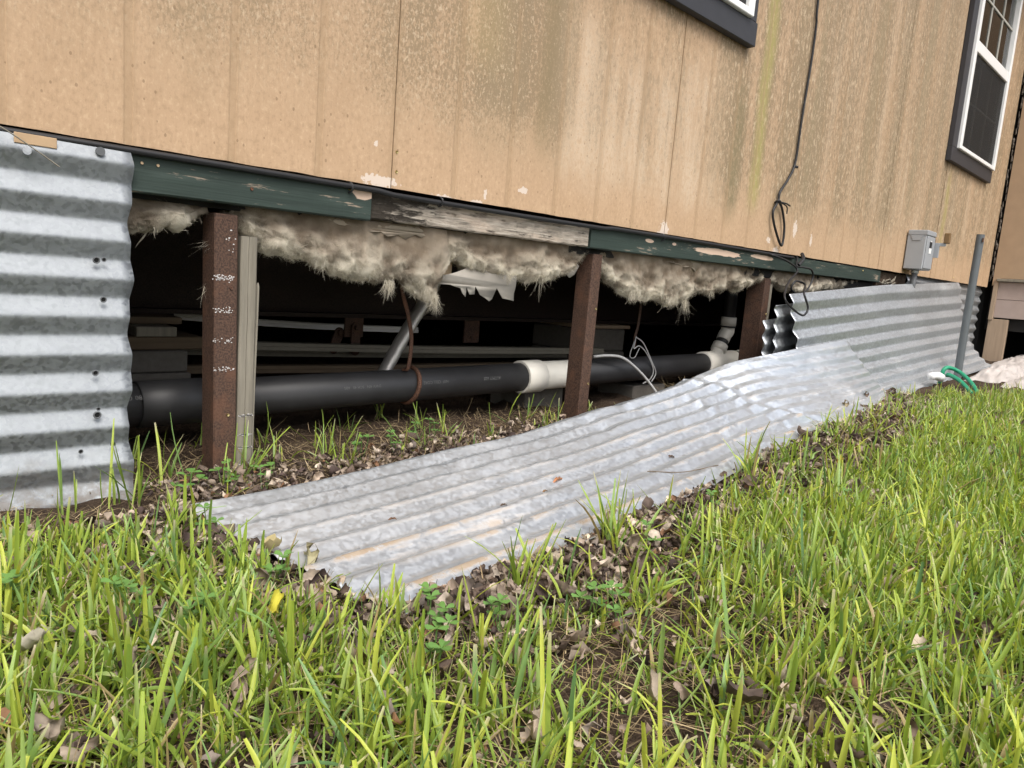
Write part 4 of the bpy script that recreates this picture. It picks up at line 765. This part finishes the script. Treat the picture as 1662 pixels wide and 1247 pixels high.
def grow(name, x, y, nb, Lr, Wr, label, S, up=0., seedcol=0.):
    k = len(x); reps = rng.integers(nb[0], nb[1] + 1, k); i = np.repeat(np.arange(k), reps); n = len(i); fan = rng.uniform(0, 2 * math.pi, k)[i]
    az = fan + np.where(rng.random(n) < .5, 0, math.pi) + rng.normal(0, .5, n); P = np.stack([x[i] + rng.normal(0, .008, n), y[i] + rng.normal(0, .008, n), np.zeros(n)], 1); P[:, 2] = ground_z(P[:, 0], P[:, 1]) - .004
    L = rng.uniform(*Lr, n) * (1 + .35 * np.clip(rng.standard_normal(n), -1, 2)); L = np.clip(L, .03, .2); L = L * np.where((P[:, 0] < -.55) & (P[:, 1] > -.3) & (up < .3), .55, 1.); wd = rng.uniform(*Wr, n); th0 = np.abs(rng.normal(.5, .46, n)) * (1 - up); curv = rng.normal(.35, .6, n) * (1 - up)
    t = np.clip(rng.normal(.5 + .25 * patchy(x, y, 1.3, seedcol)[i], .27, n), 0, 1)[:, None]; A = np.array((.12, .225, .045)); B = np.array((.27, .395, .060)); Cc = np.array((.50, .56, .09)); c = np.where(t < .5, A + (B - A) * t * 2, B + (Cc - B) * (t * 2 - 1))
    blue = (rng.random(n) < .18)[:, None]; c = np.where(blue, c * np.array((.8, .95, 1.9)), c); dry = (rng.random(n) < .045)[:, None]; c = np.where(dry, np.array((.36, .28, .14)) * rng.uniform(.7, 1.2, n)[:, None], c)
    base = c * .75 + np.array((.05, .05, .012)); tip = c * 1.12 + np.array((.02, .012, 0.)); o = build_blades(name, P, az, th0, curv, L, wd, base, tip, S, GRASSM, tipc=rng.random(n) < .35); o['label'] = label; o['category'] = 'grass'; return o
NEARW = (.0032, .0070)
x, y = lawn_points(1750, -1.6, 2.2, -1.75, .02); e = near_edge(x); dd = e - y
pr_ = np.where(dd > np.where(x > 1.1, .27, np.where(x > .6, .2, .12)), .92, np.where(dd > -.0, .22, 0)); pr_ = np.where((x > -.75) & (x < .15) & (dd < .38) & (dd > 0), pr_ * .55, pr_); pr_ = pr_ * np.where(x > .1, 1.05, .8) * np.where((x > -.6) & (x < .0) & (y < -.85), .75, 1.) * np.clip(.85 + .5 * patchy(x, y, 3.1, 2.), .3, 1.3)
dc = np.hypot(x - CAM[0], y - CAM[1]); keep = (rng.random(len(x)) < pr_) & (dc > .30)
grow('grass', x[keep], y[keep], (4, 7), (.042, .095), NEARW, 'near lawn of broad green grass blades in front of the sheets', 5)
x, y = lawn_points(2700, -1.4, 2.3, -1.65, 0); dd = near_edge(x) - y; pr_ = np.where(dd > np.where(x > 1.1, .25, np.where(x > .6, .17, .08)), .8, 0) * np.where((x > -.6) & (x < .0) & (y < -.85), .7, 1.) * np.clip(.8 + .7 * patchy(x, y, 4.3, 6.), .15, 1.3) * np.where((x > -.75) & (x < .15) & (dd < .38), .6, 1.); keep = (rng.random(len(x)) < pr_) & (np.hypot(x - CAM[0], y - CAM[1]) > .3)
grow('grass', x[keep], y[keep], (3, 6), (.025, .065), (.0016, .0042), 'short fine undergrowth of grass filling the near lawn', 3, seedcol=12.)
x, y = lawn_points(1300, 2.2, 6.4, -2.1, -.3); dd = near_edge(x) - y; pr_ = np.where(dd > .16, 1., np.where(dd > .0, .4, 0)); keep = rng.random(len(x)) < pr_
keep &= ~((x > 5.3) & (y > -.62)) & ~((x > 5.9) & (y > -1.8))
grow('grass', x[keep], y[keep], (4, 6), (.038, .080), (.0032, .0065), 'farther green lawn running up to the standing pipe', 3, seedcol=4.)
x, y = lawn_points(620, -.9, 1.15, -.2, .42); fe = far_edge(x); pr_ = np.where((y > fe + .01) & ((y < .0) | (x > -.6)), .26, 0) * np.where(y > .22, .35, 1.) * np.clip(.6 + 1.3 * patchy(x, y, 6, 5.), .05, 1.5); keep = rng.random(len(x)) < pr_
grow('grass', x[keep], y[keep], (3, 6), (.04, .095), (.0025, .0055), 'sparse grass tufts growing between the posts and the ground sheet', 4, .15, 7.)
# a few tall tufts at the edge of the sheet and by the skirt
tx = []; ty = []
for (cx, cy, n, s) in ((-.02, -.81, 9, .025), (-.30, -.84, 4, .02), (-.73, -.06, 2, .04), (-.64, -.10, 2, .03), (-.83, -.08, 2, .04), (.62, -.74, 5, .04), (.75, -.70, 4, .03), (-.38, -.03, 3, .02), (-.55, -.02, 3, .03), (.98, -.66, 3, .04)): tx += list(rng.normal(cx, s, n)); ty += list(rng.normal(cy, s * .6, n))
grow('grass', np.array(tx), np.array(ty), (3, 5), (.08, .135), (.0035, .006), 'tall grass tufts at the rims of the ground sheet and upright skirt', 5, .45, 9.)
# straw thatch
def straw(name, x, y, L, label, lift=.02, colr=((.30, .22, .12), (.46, .36, .21))):
    n = len(x); z = ground_z(x, y) + rng.uniform(-.002, lift, n); P = np.stack([x, y, z], 1); az = rng.uniform(0, 6.283, n); th = rng.normal(1.45, .22, n); curv = rng.normal(.1, .6, n); t = rng.random(n)[:, None]; c = np.array(colr[0]) * (1 - t) + np.array(colr[1]) * t; c = c * rng.uniform(.35, 1.25, n)[:, None]
    o = build_blades(name, P, az, th, curv, rng.uniform(*L, n), rng.uniform(.0007, .0018, n), c, c, 3, STRAWM, .1); o['label'] = label; o['category'] = 'straw'; return o
x, y = lawn_points(4600, -1.4, 2.4, -1.6, 0); keep = near_edge(x) > y - .02; x2, y2 = lawn_points(5200, -.95, 1.2, -.22, .34); k2 = (y2 > far_edge(x2)) & ((x2 > -.62) | (y2 < 0)) & (rng.random(len(x2)) < np.clip(1.2 - y2 * 3.2, 0, 1))
straw('straw', np.concatenate([x[keep], x2[k2]]), np.concatenate([y[keep], y2[k2]]), (.025, .08), 'dry brown straw and thatch between the grass and under the pipe')
a = rng.normal(0, 1, (700, 2)) * (.055, .03); straw('straw_nest', 1.62 + a[:, 0], .06 + a[:, 1], (.04, .11), 'small heap of dry straw under the pipe behind the ground sheet', .085)
# dead leaves
def leaf_template(seed, nu=7, nv=5):
    """a shrivelled leaf: lobed outline, rolled across and along, crumpled"""
    r = random.Random(seed); V = []; cu = r.uniform(1.6, 4.2); cv = r.uniform(3.0, 7.5); lob = r.uniform(.25, .55); sk = r.uniform(-.8, .8); sg = 1 if seed % 3 else -1
    for i in range(nu):
        t = i / (nu - 1); wv = .36 * (math.sin(math.pi * min(1, t * .92 + .06)) ** .75) * (1 + lob * math.sin(t * 17 + seed))
        for j in range(nv):
            s = (j / (nv - 1)) * 2 - 1; x = t - .5 + (.07 * r.uniform(-1, 1) if abs(s) == 1 else 0); y = wv * s; a = y * cv; yy = math.sin(a) / cv; z = (1 - math.cos(a)) / cv; b = x * cu; xx = math.sin(b) / cu
            z += (1 - math.cos(b)) / cu * sg + .16 * fbm(x * 4 + seed, y * 7, seed, 3) + sk * x * y; V.append((xx, yy + .05 * fbm(x * 5, y * 5, seed + 9), z))
    return np.array(V), grid_faces(nu, nv)
LT = [leaf_template(s) for s in range(9)]; LS = [leaf_template(s + 30, 6, 4) for s in range(16)]
def leafcol(n):
    pal = np.array([(.10, .072, .055), (.20, .155, .12), (.06, .042, .036), (.31, .25, .195), (.44, .37, .29), (.19, .105, .06), (.17, .14, .12)]); w_ = np.array((.22, .22, .2, .15, .10, .04, .07)); return pal[rng.choice(len(pal), n, p=w_ / w_.sum())] * rng.uniform(.8, 1.75, n)[:, None]
def litter_points(n, kind):
    out = []
    while len(out) < n:
        if kind == 'edge':
            x = rng.uniform(-.72, 2.9) if rng.random() < .82 else rng.uniform(-.75, .2); y = float(near_edge(x)) + .03 - abs(rng.normal(0, .075 if x < .6 else .15))
            if x < -.5: y = rng.uniform(-.84, -.22); x = -.612 + (-.2 - y) / .615 * .095 + .012 - abs(rng.normal(0, .055))
        elif kind == 'field':
            x = rng.uniform(-1.1, 2.8); y = rng.uniform(-1.5, -.1)
            if y > near_edge(x) - .03: continue
        else:
            x = rng.uniform(-.6, 1.15); y = float(far_edge(x)) + abs(rng.normal(0, .09)) + .01
        out.append((x, y))
    return np.array(out)
def place_leaf(V, p, size, up):
    e = rng.normal(0, up, 2); rz = rng.uniform(0, 6.283); m_ = np.array(Matrix.Rotation(rz, 3, 'Z') @ Matrix.Rotation(e[0], 3, 'X') @ Matrix.Rotation(e[1], 3, 'Y')); return (V * size) @ m_.T + p, m_
# the mass of small litter
pts = np.concatenate([litter_points(5600, 'edge'), litter_points(3000, 'field'), litter_points(1200, 'under')]); Vs = []; Fs = []; Cs = []; b = 0; lc_ = leafcol(len(pts))
for k, (x, y) in enumerate(pts):
    V, F = LS[k % 16]; s = rng.uniform(.012, .030) * (1.7 if rng.random() < .2 else 1); z = float(ground_z(x, y)) + rng.uniform(.002, .03); P, _ = place_leaf(V, np.array((x, y, z)), s, .7); Vs.append(P); Fs.append(F + b); Cs.append(np.repeat(lc_[k][None], len(V), 0)); b += len(V)
o = mk('leaf_litter', np.concatenate(Vs), np.concatenate(Fs), LEAFS, origin=(.5, -.7, -.09), col=np.concatenate(Cs)); o['kind'] = 'stuff'; o['label'] = 'brown dead leaf litter along the sheet and through the grass'; o['category'] = 'leaf litter'
# the larger leaves one by one
leaf_mesh = []
for s in range(9):
    for c in ((.25, .195, .15), (.12, .088, .07), (.42, .35, .28)):
        V, F = LT[s]; me = bpy.data.meshes.new('dead_leaf'); me.from_pydata([tuple(v) for v in V], [], [tuple(int(i) for i in f) for f in F]); a = me.color_attributes.new('Col', 'FLOAT_COLOR', 'POINT'); cc = np.ones((len(V), 4)); cc[:, :3] = np.array(c) * (1 + .35 * np.sin(np.arange(len(V)) * 1.7))[:, None]
        a.data.foreach_set('color', cc.ravel()); me.materials.append(LEAFM); me.polygons.foreach_set('use_smooth', [True] * len(me.polygons)); me.update(); leaf_mesh.append(me)
def leaf_obj(p, size, rot, mesh, label, group=None):
    o = bpy.data.objects.new('dead_leaf', mesh); COL.objects.link(o); o.location = p; o.scale = (size,) * 3; o.rotation_euler = rot; return tag(o, label, 'leaf', group)
pts = np.concatenate([litter_points(130, 'edge'), litter_points(110, 'field')])
for k, (x, y) in enumerate(pts):
    leaf_obj((x, y, float(ground_z(x, y)) + rng.uniform(.012, .04)), rng.uniform(.038, .066), (rng.normal(0, .6), rng.normal(0, .6), rng.uniform(0, 6.28)), leaf_mesh[rng.integers(len(leaf_mesh))], *(('curled brown dead leaf in the grass left of the ground sheet', 'dead leaves left of the sheet') if x < -.52 else ('curled brown dead leaf in the litter along the near rim of the ground sheet', 'dead leaves along the sheet rim') if near_edge(x) - y < .16 else ('curled brown dead leaf among the grass blades in the near lawn', 'dead leaves in the near lawn') if x < .6 else ('curled brown dead leaf in the right-hand lawn', 'dead leaves in the right lawn')))
for k, (x, y) in enumerate(litter_points(30, 'under')):
    leaf_obj((x, y, float(ground_z(x, y)) + .012), rng.uniform(.03, .05), (rng.normal(0, .5), rng.normal(0, .5), rng.uniform(0, 6.28)), leaf_mesh[rng.integers(len(leaf_mesh))], 'brown dead leaf lying in the straw between sheet and posts', 'dead leaves behind the sheet')
def col_leaf(V, F, c, name='dead_leaf'):
    me = bpy.data.meshes.new(name); me.from_pydata([tuple(v) for v in V], [], [tuple(int(i) for i in f) for f in F]); a = me.color_attributes.new('Col', 'FLOAT_COLOR', 'POINT'); cc = np.ones((len(V), 4)); cc[:, :3] = c; a.data.foreach_set('color', cc.ravel()); me.materials.append(LEAFS); me.polygons.foreach_set('use_smooth', [True] * len(me.polygons)); me.update(); return me
def on_sheet(P, x, y):
    d = (P[..., 0] - x) ** 2 + (P[..., 1] - y) ** 2; i = np.unravel_index(np.argmin(d), d.shape); return P[i]
leaf_obj((-.925, -.705, -.035), .06, (.4, .5, 2.0), col_leaf(*LT[8], (.46, .42, .34)), 'pale rolled dead leaf in the grass at the left edge')
s_ = on_sheet(PgA, -.505, -.565); leaf_obj((s_[0], s_[1], s_[2] + .014), .065, (.2, .3, 1.2), col_leaf(*LT[6], (.36, .33, .20)), 'large pale olive curled leaf on the near corner of the ground sheet')
s_ = on_sheet(PgA, -.54, -.50); leaf_obj((s_[0], s_[1], s_[2] + .008), .06, (-.3, .3, 1.4), col_leaf(*LT[7], (.40, .34, .18)), 'flat yellowish brown leaf at the left rim of the ground sheet')
leaf_obj((-.665, -.745, -.045), .05, (.3, -.2, .9), col_leaf(*LT[1], (.50, .46, .06)), 'bright yellow leaf in the grass below the near sheet corner')
leaf_obj((.95, -.83, -.03), .045, (.3, -.5, .3), col_leaf(*LT[5], (.58, .36, .05)), 'orange yellow leaf in the lawn at right')
for (x, y, s, c, lab) in ((-.30, -.50, .022, (.16, .09, .055), 'tiny brown leaf on the left part of the ground sheet'), (-.08, -.57, .02, (.10, .07, .05), 'dark shrivelled leaf on a ridge of the ground sheet'), (.06, -.55, .02, (.20, .12, .06), 'small brown leaf in a middle groove of the ground sheet'), (.16, -.50, .05, (.40, .19, .10), 'narrow reddish brown leaf lying along a groove'), (.60, -.52, .03, (.12, .08, .06), 'dark leaf near the far end of the ground sheet')):
    s_ = on_sheet(PgA, x, y); leaf_obj((s_[0], s_[1], s_[2] + .004), s, (.2, .1, rng.uniform(-.3, .3)), col_leaf(LT[3][0] * (1, .45 if s > .04 else .8, .5), LT[3][1], c), lab)
for (x, y, s, c, lab) in ((2.35, -.40, .05, (.14, .10, .075), 'brown curled leaf on the crumpled sheet near the leaf pile'), (1.98, -.45, .06, (.30, .25, .16), 'pale leaf pair on the lower rim of the crumpled sheet')):
    s_ = on_sheet(PgB, x, y); leaf_obj((s_[0], s_[1], s_[2] + .008), s, (.3, .1, .7), col_leaf(*LT[6], c), lab)
for (pts_, lab) in ((((.40, -.585, .02), (.52, -.61, .03), (.66, -.63, .012)), 'thin dark twig on the near rim of the ground sheet'), (((2.28, -.47, .02), (2.36, -.46, .035), (2.42, -.45, .02)), 'short thin twig on the crumpled sheet')):
    q0 = [tuple(on_sheet(PgA if pts_[0][0] < 1.5 else PgB, p[0], p[1])[:2]) + (float(on_sheet(PgA if pts_[0][0] < 1.5 else PgB, p[0], p[1])[2]) + p[2] * .3 + .002,) for p in pts_]
    tag(G().tube(spline(q0), .0013, 5).mk('twig', WOODT), lab, 'twig')
# clover and a broad-leaved weed
def clover_mesh(seed, broad=False):
    r = random.Random(seed); g = G()
    for s in range(r.randint(3, 5)):
        bx_, by_ = r.uniform(-.02, .02), r.uniform(-.02, .02); h_ = r.uniform(.025, .055); g.tube([(bx_ * .3, by_ * .3, 0), (bx_ * .8, by_ * .8, h_ * .6), (bx_, by_, h_)], .0008, 4); a0 = r.uniform(0, 6)
        for k in range(2 if broad else 3):
            a = a0 + k * 2.094; L = r.uniform(.010, .014) * (1.25 if broad else 1); d = np.array((math.cos(a), math.sin(a), .12)); sd_ = np.array((-math.sin(a), math.cos(a), 0)); c = np.array((bx_, by_, h_)); 
            out = [(0, 0), (.35, .38), (.75, .52), (1.0, .38), (.95, 0), (1.0, -.38), (.75, -.52), (.35, -.38)] if not broad else [(0, 0), (.3, .35), (.65, .42), (.95, .18), (1.08, 0), (.95, -.18), (.65, -.42), (.3, -.35)]
            V = [c + d * L * p + sd_ * L * q_ + np.array((0, 0, .0025 * abs(q_) * 2)) for p, q_ in out]; g.add(V, [(0, 1, 2, 3, 4), (0, 4, 5, 6, 7)])
    me = bpy.data.meshes.new('clover'); me.from_pydata(g.v, [], g.f); me.materials.append(CLOVM); me.update(); return me
CM = [clover_mesh(s) for s in range(4)]; BM_ = [clover_mesh(s + 20, True) for s in range(2)]
for k, (x, y) in enumerate([(-.80, -.62), (-.73, -.68), (-.60, -.60), (-.58, -.36), (-.50, -.86), (-.42, -.92), (-.28, -.95), (.02, -.86), (-.55, -.93), (.35, -.80), (.05, -.02), (.14, .03), (-.05, .0), (.22, .05), (-.25, -1.0), (.65, -.95), (-.9, -.5)]):
    o = bpy.data.objects.new('clover', CM[k % 4]); COL.objects.link(o); o.location = (x, y, float(ground_z(x, y))); o.rotation_euler = (0, 0, k * 1.3); o.scale = (1.15,) * 3; tag(o, 'small three-leaved clover growing low among the grass', 'clover', 'clover plants')
for k, (x, y, lab) in enumerate(((-.44, -.09, 'broad-leaved weed at the foot of the chalk-marked post'), (-.37, -.115, 'broad-leaved weed beside the grey stud near the sheet rim'), (-.53, -.10, 'broad-leaved weed between the upright skirt and the first post'))):
    o = bpy.data.objects.new('weed', BM_[k % 2]); COL.objects.link(o); o.location = (x, y, float(ground_z(x, y)) - .012); o.scale = (1.3,) * 3; o.rotation_euler = (0, 0, k * 2); tag(o, lab, 'weed')
